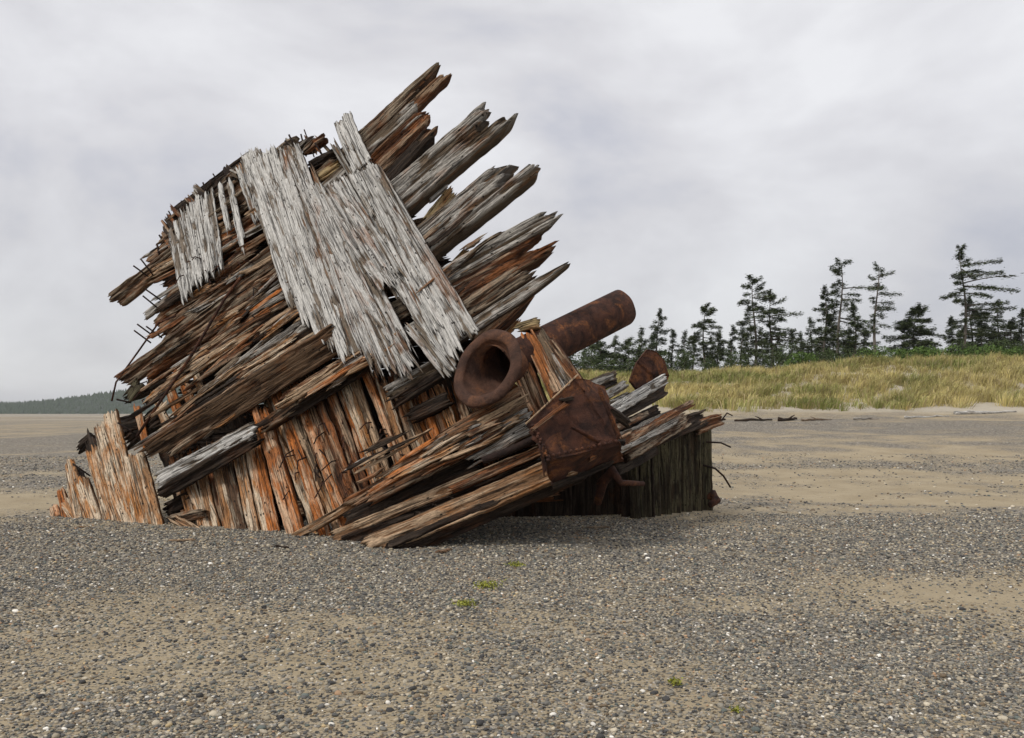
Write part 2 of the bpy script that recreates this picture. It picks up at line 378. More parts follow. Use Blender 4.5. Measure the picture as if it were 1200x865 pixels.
n.links.new(q.mix(q.noise(q.node('ShaderNodeNewGeometry').outputs['Position'], .06, 4), (.028, .042, .026), (.07, .09, .05)), b.inputs['Base Color'])
k = 9000; fx = rs.uniform(-1850, 600, k); fy = 1500 + 360 * rs.rand(k)
fr = 18 + 30 * sst(-1050, -720, fx) + 6 * (vn(fx * .004, 0., 61) - .5) - 8 * sst(-300, 400, fx)
fz = fr * sst(1500, 1800, fy) - 1.5; fh = rs.uniform(5, 11, k); fw = rs.uniform(2.4, 4.5, k)
ang = np.arange(5) * 2 * math.pi / 5
ring = np.stack([fx[:, None] + fw[:, None] * np.cos(ang), fy[:, None] + fw[:, None] * np.sin(ang), np.repeat(fz[:, None], 5, 1)], -1)
V = np.concatenate([ring, np.stack([fx, fy, fz + fh], -1)[:, None]], 1).reshape(-1, 3)
base = np.arange(k)[:, None] * 6
T = np.concatenate([np.stack([base[:, 0] + i, base[:, 0] + (i + 1) % 5, base[:, 0] + 5], -1) for i in range(5)])
tag(build('far_wood', V, [T], m), 'dark conifer wood covering the low far hills on the left', 'forest', kind='stuff')

# ------------------------------------------------------------------ dune grass
def dune_grass():
    R = np.random.RandomState(8)
    k = 8200
    x = R.uniform(-14, 62, k); y = R.uniform(46.5, 72, k)
    y0 = 51.0 + 3.0 * (vn(x * .09, 0., 31) - .5) - .04 * x
    t = (y - y0)
    dens = fbm(x * .35, y * .5, 91, 3)
    edge = fbm(x * .5, y * .2, 92, 3)
    ok = (t > -4.6 + 6.5 * edge) & (R.rand(k) < np.clip((dens - .36) * 7, .22, 1)) & (x > -14 + 3 * R.rand(k))
    x, y, t = x[ok], y[ok], t[ok]; k = len(x)
    B = 54
    ra = R.uniform(0, 6.283, k * B); rq = np.abs(R.normal(0, .26, k * B)) * np.repeat(R.uniform(.6, 1.5, k), B)
    cx = np.repeat(x, B) + rq * np.cos(ra); cy = np.repeat(y, B) + rq * np.sin(ra)
    cl = np.repeat(R.uniform(.5, 1.15, k) * (.6 + .9 * vn(x * .5, y * .5, 95)), B)
    z = ground_z(cx, cy) - .04
    n_ = len(cx)
    h = cl * R.uniform(.5, .95, n_)
    lean = .5 + .25 * R.randn(n_); az = np.repeat(R.normal(0.1, .5, k), B) + R.normal(0, .45, n_)
    dx = np.cos(az) * lean * h * .7 + np.cos(ra) * rq * 1.1; dy = np.sin(az) * lean * h * .5 + np.sin(ra) * rq * 1.1
    w = R.uniform(.010, .022, n_); wa = R.uniform(0, 3.14, n_)
    wx, wy = np.cos(wa) * w, np.sin(wa) * w * .4
    p0 = np.stack([cx - wx, cy - wy, z], -1); p1 = np.stack([cx + wx, cy + wy, z], -1)
    mx = cx + dx * .35; my = cy + dy * .35; mz = z + h * .65
    p2 = np.stack([mx + wx * .8, my + wy * .8, mz], -1); p3 = np.stack([mx - wx * .8, my - wy * .8, mz], -1)
    p4 = np.stack([cx + dx, cy + dy, z + h * (.93 - .25 * np.clip(lean, 0, 1))], -1)
    V = np.stack([p0, p1, p2, p3, p4], 1).reshape(-1, 3); bs = np.arange(n_) * 5
    Q = np.stack([bs, bs + 1, bs + 2, bs + 3], -1); T = np.stack([bs + 3, bs + 2, bs + 4], -1)
    ct = np.repeat(R.randn(k), B)
    gn = np.clip((fbm(cx * .22, cy * .5, 97, 3) - .5) * 3.8 + .30 + .2 * R.randn(n_) + .22 * ct + .25 * sst(9, 14, np.repeat(t, B)), 0, 1)[:, None]
    straw = np.array([.56, .47, .19]); grn = np.array([.27, .29, .085]); dead = np.array([.46, .36, .20])
    col = straw * (1 - gn) + grn * gn
    dd = (R.rand(n_) < .18)[:, None]; col = np.where(dd, dead, col) * R.uniform(.7, 1.15, n_)[:, None] * np.repeat(R.uniform(.72, 1.15, k), B)[:, None]
    col4 = np.repeat(np.concatenate([col, np.ones((n_, 1))], 1), 5, 0)
    m, n, b = newmat('dune_grass_blade', .8); q = NB(n)
    n.links.new(q.node('ShaderNodeAttribute', attribute_name='bcol').outputs['Color'], b.inputs['Base Color'])
    o = build('dune_grass', V, [Q, T], m, attrs={'bcol': ('FLOAT_COLOR', col4)})
    tag(o, 'yellow and green beach grass bending over the dune under the trees', 'grass', kind='stuff')
dune_grass()

# ------------------------------------------------------------------ trees
def foliage_mat(name, a, b_):
    m, n, b = newmat(name, .85); q = NB(n)
    c = q.node('ShaderNodeAttribute', attribute_name='shade').outputs['Fac']
    n.links.new(q.mix(c, a, b_), b.inputs['Base Color']); return m
M['needle'] = foliage_mat('spruce_needles', (.036, .052, .024), (.13, .16, .07))
M['needle_grey'] = foliage_mat('distant_spruce_needles', (.042, .056, .034), (.13, .16, .085))
M['leaf'] = foliage_mat('shrub_leaves', (.04, .075, .018), (.15, .23, .055))
M['leafdark'] = foliage_mat('dark_shrub_leaves', (.026, .042, .016), (.085, .115, .04))
m, n, b = newmat('spruce_bark'); q = NB(n)
n.links.new(q.mix(q.noise(q.scale(q.node('ShaderNodeTexCoord').outputs['Object'], (5, 5, 1.2)), 2, 5), (.075, .062, .05), (.20, .175, .15)), b.inputs['Base Color'])
M['treebark'] = m

def tube_mesh(pts, rad, K=7):
    pts = [Vector(p) for p in pts]; V = []
    for i, p in enumerate(pts):
        d = (pts[min(i + 1, len(pts) - 1)] - pts[max(i - 1, 0)]).normalized()
        u = d.orthogonal().normalized() if i == 0 else (u - d * u.dot(d)).normalized()
        w = d.cross(u)
        for j in range(K):
            a = 2 * math.pi * j / K; V.append(p + (u * math.cos(a) + w * math.sin(a)) * rad[i])
    nV = len(pts); Q = []
    for i in range(nV - 1):
        for j in range(K):
            Q.append((i * K + j, i * K + (j + 1) % K, (i + 1) * K + (j + 1) % K, (i + 1) * K + j))
    V.append(pts[0]); V.append(pts[-1]); T = []
    for j in range(K):
        T.append((len(V) - 2, (j + 1) % K, j)); T.append((len(V) - 1, (nV - 1) * K + j, (nV - 1) * K + (j + 1) % K))
    return [tuple(v) for v in V], Q, T
class Acc:
    def __init__(s): s.V = []; s.Q = []; s.T = []; s.A = []
    def add(s, V, Q, T, a=None):
        o = len(s.V); s.V += list(V); s.Q += [tuple(i + o for i in f) for f in Q]; s.T += [tuple(i + o for i in f) for f in T]
        if a is not None: s.A += list(a)

TREES = 'spruces along the top of the dune'
def conifer(px, topy, Y, label, cat='tree', spread=.26, bare=.2, n=34, wind=.5, seed=1, dense=1.0, tuft=.24, flat=.5, mat='needle', lean=0., twin=False, shape='cone', arm=None):
    R = np.random.RandomState(seed); rr = random.Random(seed)
    x = (px - 600) / F * Y; zb = float(ground_z(x, Y)) - .1; top = CAMZ + (HOR - topy) / F * Y; H = top - zb
    root = empty('spruce', (x, Y, zb), label, cat, TREES)
    A = Acc(); segs = 9
    tx = lambda t: lean * H * t * t + .02 * H * math.sin(t * 5 + seed)
    tp = [(tx(i / segs), .01 * H * math.sin(i + seed), H * i / segs) for i in range(segs + 1)]
    r0 = .011 * H + .07
    A.add(*tube_mesh(tp, [r0 * (1.25 if i == 0 else 1) * (1 - .93 * i / segs) for i in range(segs + 1)], 7))
    FV = []; FS = []
    for i in range(n):
        t = bare + (1 - bare) * ((i + rr.random()) / n) ** .92
        if shape == 'cone': prof = (1 - t) ** .75 * 1.0 + .05
        elif shape == 'flat': prof = .35 + .75 * math.sin(min(1, (t - bare) / (1 - bare)) * 3.14) ** .7 * (1.05 - t * .5)
        else: prof = math.sqrt(max(0.03, 1 - ((t - bare) / (1 - bare) - .25) ** 2 / .62))
        az = rr.uniform(0, 6.283); w = 1 + wind * math.cos(az) * (1 if t < .85 else .3)
        Lb = H * spread * 1.15 * prof * w * rr.uniform(.4, 1.3) * (1 if t < .9 else .6)
        if Lb < .15: Lb = .15
        base = Vector((tx(t), 0, H * t)); up = rr.uniform(-.12, .28) + (.35 if t > .85 else 0)
        d = Vector((math.cos(az), math.sin(az), up)).normalized()
        P = []; Ns = 6
        for s_ in range(Ns + 1):
            f = s_ / Ns; P.append(base + d * Lb * f + Vector((wind * .12 * Lb * f * f, 0, -.22 * Lb * f * f * (1 if t < .85 else .2) + .10 * Lb * f ** 3)))
        A.add(*tube_mesh(P, [max(.008, .02 * Lb * (1 - f / Ns) + .010) for f in range(Ns + 1)], 3))
        # flat sprays of twigs along the limb
        side = Vector((-d.y, d.x, 0)).normalized()
        cnt = int((48 + 92 * Lb) * dense)
        for _ in range(cnt):
            f = rr.uniform(.18, 1.03) ** .8
            k_ = min(Ns - 1, int(f * Ns)); q_ = P[k_].lerp(P[k_ + 1], min(1.2, f * Ns - k_))
            wS = Lb * .30 * (1.05 - f) + .12
            c = q_ + side * rr.gauss(0, wS * .6) + Vector((rr.gauss(0, .08), 0, rr.gauss(-.05, .05 + flat * .12)))
            sz = tuft * .68 * rr.uniform(.5, 1.35)
            a = rr.uniform(0, 6.283); v1_ = Vector((math.cos(a), math.sin(a), rr.uniform(-.35, .25))) * sz
            v2_ = Vector((-math.sin(a), math.cos(a), rr.uniform(-.9, .5))) * sz * .32
            FV += [c - v1_ * .6 - v2_ * .5, c + v1_, c + v2_ - v1_ * .2]; FS += [rr.random()] * 3
    if arm:                                        # one long bare limb reaching downwind
        for (t, L_, u_) in arm:
            P = [Vector((tx(t), 0, H * t)) + Vector((L_ * f, -.1 * L_ * f, u_ * L_ * math.sin(min(1, f * 1.3) * 1.57) - .0 * f)) for f in np.linspace(0, 1, 9)]
            A.add(*tube_mesh(P, [.07 * (1 - .8 * f) for f in np.linspace(0, 1, 9)], 5))
            for _ in range(int(60 * L_ / 4)):
                f = rr.uniform(.45, 1.0); k_ = min(7, int(f * 8)); q_ = P[k_].lerp(P[k_ + 1], f * 8 - k_)
                c = q_ + Vector((rr.gauss(0, .1), rr.gauss(0, .35), rr.gauss(.02, .09))); sz = tuft * rr.uniform(.6, 1.3)
                a = rr.gauss(0, .5); v1_ = Vector((math.cos(a), math.sin(a), rr.uniform(-.3, .1))) * sz; v2_ = Vector((-math.sin(a), math.cos(a), rr.uniform(-.5, .5))) * sz * .4
                FV += [c - v1_ * .6 - v2_ * .5, c + v1_, c + v2_]; FS += [rr.random()] * 3
    build('trunk', A.V, [A.Q, A.T], M['treebark'], root, smooth=True)
    nf_ = len(FV) // 3
    build('crown', [tuple(v) for v in FV], [np.arange(nf_ * 3).reshape(-1, 3)], M[mat], root, attrs={'shade': ('FLOAT', FS)})
    return root

TL = [
 # px, topy, Y, label, kwargs
 (1129, 289, 84, 'tallest spruce on the dune, bent by wind with one long bare limb reaching right', dict(spread=.20, bare=.28, n=40, wind=.45, shape='flat', dense=1.25, tuft=.26, lean=-.01, arm=[(.72, 5.0, .12), (.55, 3.4, .03)])),
 (1138, 348, 92, 'dense dark spruce crown behind the trunk of the tallest wind-bent spruce', dict(spread=.34, bare=.12, n=52, dense=1.4)),
 (1171, 350, 90, 'narrow pointed spruce right of the tallest wind-bent spruce', dict(spread=.24, bare=.1, n=40, wind=.25)),
 (1199, 362, 84, 'spruce cut by the right edge of the photo', dict(spread=.34, bare=.1, n=46)),
 (1072, 361, 80, 'broad round bushy spruce standing alone between two tall thin ones', dict(spread=.36, bare=.05, n=80, wind=.1, dense=1.5, shape='round', tuft=.24)),
 (1027, 310, 78, 'slim lone spruce with a bare lower trunk and short level branches', dict(spread=.135, bare=.38, n=26, wind=.45, shape='flat', dense=1.2, tuft=.22)),
 (984, 305, 82, 'tall ragged spruce rising above the middle cluster', dict(spread=.19, bare=.16, n=46, wind=.5, shape='flat', dense=1.1)),
 (966, 336, 84, 'bushy spruce on the left side of the middle cluster', dict(spread=.25, bare=.1, n=52, wind=-.1, shape='cone', dense=1.4)),
 (1001, 355, 80, 'lower spruce on the right side of the middle cluster', dict(spread=.32, bare=.12, n=44, wind=.45, shape='cone', dense=1.2)),
 (950, 372, 90, 'small spruce at the foot of the middle cluster on its left', dict(spread=.3, bare=.1, n=30)),
 (884, 324, 82, 'large windswept spruce with layered branches left of the middle cluster', dict(spread=.21, bare=.2, n=46, wind=.35, shape='flat', dense=1.3)),
 (904, 343, 82, 'leaning spruce with arms reaching right beside the large windswept one', dict(spread=.24, bare=.18, n=38, wind=.8, shape='flat', dense=1.2)),
 (826, 357, 82, 'flat-topped spruce with dark level branches on a clear trunk', dict(spread=.2, bare=.3, n=32, wind=.2, shape='flat', dense=1.6)),
 (771, 363, 88, 'pointed full spruce right above the triangular rusted plate', dict(spread=.26, bare=.1, n=52, wind=.15, dense=1.2)),
 (751, 384, 86, 'short spruce just left of the pointed full one', dict(spread=.22, bare=.1, n=36, wind=.1)),
 (787, 386, 90, 'short spruce tucked against the right of the pointed full one', dict(spread=.3, bare=.1, n=34)),
 (735, 399, 84, 'low round spruce in the gap under the end of the rusted pipe', dict(spread=.42, bare=.02, n=50, shape='round', wind=0., dense=1.4)),
 (703, 402, 82, 'low bushy spruce seen below the rusted pipe', dict(spread=.45, bare=.02, n=60, shape='round', wind=0., dense=1.5)),
 (684, 400, 84, 'thin spruce close to the underside of the rusted pipe', dict(spread=.2, bare=.1, n=24)),
 (668, 412, 80, 'low spruce half hidden behind the wreck planks under the pipe', dict(spread=.5, bare=.02, n=40, shape='round', wind=0.)),
 (803, 388, 92, 'thin spruce left of the flat-topped one', dict(spread=.22, bare=.2, n=30)),
 (842, 388, 92, 'sparse spruce right of the flat-topped one', dict(spread=.24, bare=.15, n=34, dense=1.2)),
 (858, 382, 90, 'slender spruce halfway between the flat-topped and the large windswept one', dict(spread=.2, bare=.1, n=38, dense=1.2)),
 (869, 378, 86, 'thin bare-stemmed spruce next to the large windswept one', dict(spread=.15, bare=.35, n=20)),
 (927, 388, 92, 'small distant spruce right of the leaning one', dict(spread=.24, bare=.1, n=36)),
 (938, 391, 94, 'small distant spruce just left of the middle cluster', dict(spread=.22, bare=.1, n=32)),
 (1115, 372, 90, 'spruce at the left foot of the tallest wind-bent spruce', dict(spread=.36, bare=.06, n=44, dense=1.3)),
 (1150, 376, 88, 'short full spruce right of the trunk of the tallest one', dict(spread=.38, bare=.06, n=44, dense=1.3)),
 (1186, 378, 86, 'low dark spruce near the right edge', dict(spread=.5, bare=.02, n=50, shape='round', dense=1.4, wind=0.)),
 (1014, 385, 88, 'low spruce showing behind the slim lone spruce on its left', dict(spread=.22, bare=.15, n=26)),
 (694, 392, 95, 'small grey-green spruce just left of the low bushy one under the pipe', dict(spread=.3, bare=.02, n=36)),
 (720, 394, 95, 'small grey-green spruce between the two low round spruces under the pipe', dict(spread=.3, bare=.02, n=36)),
 (762, 392, 96, 'small spruce filling the gap left of the pointed full spruce', dict(spread=.3, bare=.02, n=36)),
 (812, 394, 96, 'small spruce behind the foot of the flat-topped spruce', dict(spread=.32, bare=.02, n=36)),
 (834, 396, 95, 'low full spruce beside the flat-topped spruce trunk on its right', dict(spread=.34, bare=.02, n=36)),
 (876, 392, 96, 'low full spruce behind the foot of the large windswept spruce', dict(spread=.36, bare=.02, n=40)),
 (893, 385, 96, 'full spruce filling the space between the windswept and the leaning spruce', dict(spread=.34, bare=.02, n=44)),
 (912, 394, 96, 'low full spruce right of the leaning spruce trunk', dict(spread=.34, bare=.02, n=36)),
 (960, 384, 96, 'dense spruce behind the left trunks of the middle cluster', dict(spread=.36, bare=.02, n=46)),
 (978, 380, 97, 'dense spruce behind the centre of the middle cluster', dict(spread=.36, bare=.02, n=46)),
 (994, 384, 96, 'dense spruce behind the right trunks of the middle cluster', dict(spread=.36, bare=.02, n=46)),
 (1090, 398, 92, 'lowest spruce just right of the round bushy one', dict(spread=.45, bare=.02, n=30)),
 (1125, 388, 96, 'dense low spruce right behind the tallest trunk', dict(spread=.5, bare=.02, n=46)),
 (1163, 390, 96, 'dense low spruce under the narrow pointed one', dict(spread=.5, bare=.02, n=46)),
]
for i, (px, ty, Y, lab, kw) in enumerate(TL):
    conifer(px, ty, Y, lab, seed=100 + i * 7, mat='needle' if Y < 88 else 'needle_grey', **kw)

def leaf_blob(name, px, py, Y, wpx, hpx, label, cat, mat='leaf', cnt=1500, seed=3, group=None, sz=.10):
    rr = random.Random(seed); x = (px - 600) / F * Y; z = float(ground_z(x, Y)) - .1
    rx = wpx / F * Y / 2; H = max(.3, CAMZ + (HOR - py) / F * Y - z)
    root = empty(name, (x, Y, z), label, cat, group); A = Acc(); FV = []; FS = []
    lumps = [(rr.uniform(-.8, .8) * rx, rr.uniform(-.5, .5) * rx, rr.uniform(.35, .8) * H, rr.uniform(.25, .5)) for _ in range(9)]
    for lx, ly, lz, lr in lumps:
        A.add(*tube_mesh([Vector((lx * .15, ly * .15, 0)), Vector((lx * .6, ly * .6, lz * .6)), Vector((lx, ly, lz))], [.03, .022, .008], 4))
        for _ in range(cnt // 9):
            v = Vector((rr.gauss(0, 1), rr.gauss(0, 1), rr.gauss(0, 1))).normalized() * rr.uniform(.5, 1.1) ** .5
            c = Vector((lx + v.x * lr * rx * 1.1, ly + v.y * lr * rx, max(.02, lz + v.z * lr * H * .8)))
            a = Vector((rr.uniform(-1, 1), rr.uniform(-1, 1), rr.uniform(-.4, 1))).normalized() * sz * rr.uniform(.6, 1.4)
            b2 = a.cross(Vector((rr.uniform(-1, 1), rr.uniform(-1, 1), rr.uniform(-1, 1)))).normalized() * sz * .35
            FV += [c - a * .5 - b2, c + a, c + b2]; FS += [rr.random()] * 3
    build('stem', A.V, [A.Q, A.T], M['treebark'], root)
    build('foliage', [tuple(v) for v in FV], [np.arange(len(FV)).reshape(-1, 3)], M[mat], root, attrs={'shade': ('FLOAT', FS)})
SH = 'green shrubs growing on the dune crest'
for i, (px, py, Y, w, h, lab, mt) in enumerate([
    (1148, 403, 69, 44, 14, 'rounded bright green shrub at the dune crest below the tallest spruce', 'leaf'),
    (1180, 400, 76, 60, 12, 'wide dark shrub mass under the trees at the right edge', 'leafdark'),
    (1112, 402, 76, 50, 12, 'dark low shrub left of the tallest spruce trunk', 'leafdark'),
    (1062, 405, 70, 66, 10, 'long low green shrub in front of the round bushy spruce', 'leaf'),
    (1033, 406, 70, 44, 10, 'green shrub in front of the slim lone spruce trunk', 'leaf'),
    (1098, 406, 70, 50, 8, 'low green shrub between the round spruce and the tallest one', 'leaf'),
    (985, 405, 75, 60, 14, 'dark shrub at the foot of the middle cluster', 'leafdark'),
    (900, 406, 76, 60, 10, 'dark shrub under the large windswept spruce', 'leafdark'),
    (848, 409, 76, 50, 9, 'dark shrub between the flat-topped and windswept spruces', 'leafdark'),
    (790, 411, 76, 50, 9, 'dark shrub right of the triangular rusted plate', 'leafdark'),
    (1190, 408, 69, 34, 7, 'small green shrub at the right edge of the crest', 'leaf'),
    (940, 411, 70, 40, 6, 'flat green shrub in the gap left of the middle cluster', 'leaf'),
    (715, 408, 76, 90, 10, 'dark shrub mass behind the wreck under the rusted pipe', 'leafdark'),
    ]):
    leaf_blob('shrub', px, py, Y, w, h, lab, 'shrub', mt, 1800, 50 + i, SH, .14)

# ------------------------------------------------------------------ the wreck
def invY(px, py):
    xx = px if px < 450 else 450 + (px - 450) / 3
    return .0456 + 6.73e-5 * xx + 3.95e-5 * py
def WP(px, py, d=0., Y=None):                   # a point of the wreck's side; d metres nearer than the side's plane
    if Y is None: Y = 1 / invY(px, py)
    return P3(px, py, Y - d)
ORG = Vector((-2.0, 11.0, 0.0))
wreck = empty('shipwreck', ORG, 'rotting wooden ship bow leaning out of the gravel, its bolted planks broken and rust stained', 'shipwreck')
LABELN = {}

def plank(name, a, b, w, mat, thick=.10, d=0., Ya=None, Yb=None, r0=.1, r1=.1, p0=None, p1=None, w1=None, rough=1., roll=0., seed=None, bend=0., edge=1., label=None, db=None, parent=None, pitch=.0115, taper=.0):
    """a, b: photo positions of the two ends of the centre line; w: width there (photo px); r0/r1: how ragged the ends are (m)"""
    LABELN[name] = LABELN.get(name, 0) + 1
    seed = seed if seed is not None else (sum(LABELN.values()) * 13 + 7)
    A_ = WP(a[0], a[1], d, Ya); B_ = WP(b[0], b[1], d if db is None else db, Yb)
    ax = (B_ - A_); Ln = ax.length; ax.normalize()
    mid = (A_ + B_) / 2; sc = mid.y / F
    view = (Vector((0, 0, CAMZ)) - mid).normalized()
    hulln = Vector((-.42, -.88, .22)).normalized()   # the way the hull's side faces
    nrm = (hulln if Ya is None else view); nrm = (nrm * .65 + view * .35)
    nrm = (nrm - ax * nrm.dot(ax)).normalized()
    sd = ax.cross(nrm)
    if roll: nrm, sd = (nrm * math.cos(roll) + sd * math.sin(roll)), (sd * math.cos(roll) - nrm * math.sin(roll))
    W0 = w * sc; W1 = (w1 if w1 is not None else w) * sc
    N = max(6, min(44, int(W0 / pitch))); Mr = max(6, min(150, int(Ln / .034)))
    u = np.linspace(-.5, .5, N); vv = np.linspace(0, 1, Mr)
    uu = u * W0
    hi_ = vn(uu * 55 + 3, seed * 1.7, seed) ; lo_ = vn(uu * 14, seed * 2.3, seed + 1)
    step = np.repeat(hsh(np.arange(N // 2 + 1), np.zeros(N // 2 + 1), seed + 2), 2)[:N]
    step3 = np.repeat(hsh(np.arange(N // 3 + 1), np.full(N // 3 + 1, 2.), seed + 31), 3)[:N]; step4 = np.repeat(hsh(np.arange(N // 4 + 1), np.full(N // 4 + 1, 3.), seed + 32), 4)[:N]
    step2 = np.repeat(hsh(np.arange(N // 2 + 1), np.ones(N // 2 + 1), seed + 3), 2)[:N]
    s0 = r0 * (.35 * lo_ + .15 * hi_ + .5 * step3 + .35 * hsh(np.arange(N), np.full(N, 5.), seed + 51)) + min(.05, r0) * hsh(np.arange(N), np.full(N, 6.), seed + 52); s1 = r1 * (.35 * vn(uu * 13, 1.3, seed + 5) + .15 * hi_ + .5 * step4 + .35 * hsh(np.arange(N), np.full(N, 7.), seed + 53)) + min(.06, r1) * hsh(np.arange(N), np.full(N, 8.), seed + 54)
    uq = np.clip(np.floor((u + .5) * 9 + .8 * (hi_ - .5)) / 9 + .05, 0, 1)
    spike = vn(uu * 95 + 11, seed * .7, seed + 41) ** 2
    s0 = s0 + r0 * .7 * spike; s1 = s1 + r1 * .7 * vn(uu * 95 + 5, seed * .9, seed + 42) ** 2
    if p0: s0 = s0 + np.interp(uq, [t[0] for t in p0], [t[1] for t in p0])
    if p1: s1 = s1 + np.interp(uq, [t[0] for t in p1], [t[1] for t in p1])
    s0 = s0 - s0.min(); s1 = s1 - s1.min()
    v0 = np.minimum(s0, Ln * .45); v1 = Ln - np.minimum(s1, Ln * .5)
    vm = v0[None, :] + (v1 - v0)[None, :] * vv[:, None]           # metres along
    um = np.broadcast_to(uu[None, :], vm.shape)
    N3 = np.full(N, 9.)
    s0b = s0 * .5 + r0 * 1.1 * np.repeat(hsh(np.arange(N // 3 + 1), np.zeros(N // 3 + 1), seed + 61), 3)[:N] + min(.06, r0) * hsh(np.arange(N), N3, seed + 62)
    s1b = s1 * .5 + r1 * 1.1 * np.repeat(hsh(np.arange(N // 3 + 1), np.ones(N // 3 + 1), seed + 63), 3)[:N] + min(.06, r1) * hsh(np.arange(N), N3, seed + 64)
    v0b = np.minimum(s0b, Ln * .45); v1b = Ln - np.minimum(s1b, Ln * .5)
    vmb = v0b[None, :] + (v1b - v0b)[None, :] * vv[:, None]
    # erosion depth
    f1 = fbm(um * 45 + 7, vm * 1.8, seed + 7, 3)
    f2 = fbm(um * 14, vm * 1.1, seed + 8, 3)
    f3 = fbm(um * 6, vm * 3.2, seed + 9, 2)
    ter = np.clip((f2 - .42) * 3.2, 0, 1); ter = np.floor(ter * 4) / 4
    crk = np.clip(1 - np.abs(vn(um * 20 + .25 * np.sin(vm * 2.2 + seed), vm * .6, seed + 10) - .5) * 14, 0, 1)
    pit = np.clip((f3 - .66) * 5, 0, 1)
    amp = min(thick * .5, .042) * rough
    ero = np.clip(.30 * f1 + .75 * ter + .5 * pit + .45 * crk, 0, 1.6)
    dep = amp * ero
    ek = .02 * edge / max(.08, W0)
    edg = 1 - ek * (fbm(vm * 2.4, seed * 1.1 + np.sign(um) * 5, seed + 12, 3) - .3) * 1.2 - ek * 1.0 * (vn(vm * 9, np.sign(um) * 7, seed + 18) - .3)
    nick = np.clip((vn(vm * 1.1, np.sign(um) * 9, seed + 13) - .66) * 12, 0, 1); edg = edg - ek * 1.3 * nick * edge
    wl = (W0 + (W1 - W0) * (vm / Ln)) / W0
    if taper: wl = wl * (1 - taper * np.clip((vm / Ln - .55) / .45, 0, 1) ** 1.5)
    ux = um * wl * np.where(np.abs(um) > W0 * .3, edg, 1)
    endf = np.clip(np.minimum(vm - v0[None] + .04, v1[None] - vm + .04) / (.15 * max(r0, r1) + .04), .55, 1)
    hb = bend * np.sin(np.pi * vm / Ln)
    f_off = -dep - (1 - endf) * thick * .35
    fib = .012 * rough * (np.repeat(hsh(np.arange(N // 2 + 1), np.zeros(N // 2 + 1), seed + 21), 2)[:N] - .5)
    f_off = f_off + fib[None, :] * np.where(vn(um * 20, vm * .5, seed + 22) > .4, 1, .2)
    round_ = -np.clip((np.abs(um) / (W0 / 2) - .92) / .08, 0, 1) ** 2 * min(.02, thick * .2)
    f_off = f_off + round_
    b_off = -thick + (1 - endf) * thick * .35 + amp * .4 * fbm(um * 20, vm * 1.5, seed + 14, 2)
    Aa = np.array(A_); AX = np.array(ax); SD = np.array(sd); NR = np.array(nrm); UP = np.array(Vector((0, 0, 1)))
    def pos_(off, ux_, vm_): return Aa + vm_[..., None] * AX + ux_[..., None] * SD + off[..., None] * NR + hb[..., None] * SD
    Fv = pos_(f_off, ux, vm); Bv = pos_(np.minimum(b_off, f_off - .006), ux, vmb)
    mo = -thick * .5 * np.ones(Mr); jig = .010 * rough * (vn(vm[:, 0] * 6, 2., seed + 15) - .3)
    def midp(c, sg):
        return Aa + (vm[:, c] * .5 + vmb[:, c] * .5)[:, None] * AX + (ux[:, c] - sg * jig)[:, None] * SD + (np.minimum(mo, f_off[:, c] - .003))[:, None] * NR + hb[:, c][:, None] * SD
    Lm, Rm = midp(0, -1), midp(N - 1, 1)
    Vt = np.concatenate([Fv.reshape(-1, 3), Bv.reshape(-1, 3), Lm, Rm]) - np.array(ORG)
    nF = N * Mr; g = np.arange(nF).reshape(Mr, N); gb = g + nF; gl = 2 * nF + np.arange(Mr); gr = gl + Mr
    def grid(a_, flip=False):
        q_ = np.stack([a_[:-1, :-1], a_[:-1, 1:], a_[1:, 1:], a_[1:, :-1]], -1).reshape(-1, 4); return q_[:, ::-1] if flip else q_
    Qs = [grid(g), grid(gb, True), grid(np.stack([gl, g[:, 0]], 1)), grid(np.stack([gb[:, 0], gl], 1)), grid(np.stack([g[:, -1], gr], 1)), grid(np.stack([gr, gb[:, -1]], 1)),
          np.stack([g[0, 1:], g[0, :-1], gb[0, :-1], gb[0, 1:]], -1), np.stack([g[-1, :-1], g[-1, 1:], gb[-1, 1:], gb[-1, :-1]], -1)]
    Ts = [np.array([[g[0, 0], gl[0], gb[0, 0]], [g[0, -1], gb[0, -1], gr[0]], [g[-1, 0], gb[-1, 0], gl[-1]], [g[-1, -1], gr[-1], gb[-1, -1]]])]
    uvF = np.stack([um + .0, vm, ero], -1).reshape(-1, 3); uvB = np.stack([um + 1.7, vm, ero * 0 + .6], -1).reshape(-1, 3)
    uvL = np.stack([np.full(Mr, -W0 / 2 - thick / 2), vm[:, 0], np.full(Mr, .75)], -1); uvR = np.stack([np.full(Mr, W0 / 2 + thick / 2), vm[:, -1], np.full(Mr, .75)], -1)
    o = build(name, Vt, Qs + Ts, M[mat] if isinstance(mat, str) else mat, parent or wreck, attrs={'wuv': ('FLOAT_VECTOR', np.concatenate([uvF, uvB, uvL, uvR]))})
    if label: o['label'] = label
    return o
rr = random.Random(77)

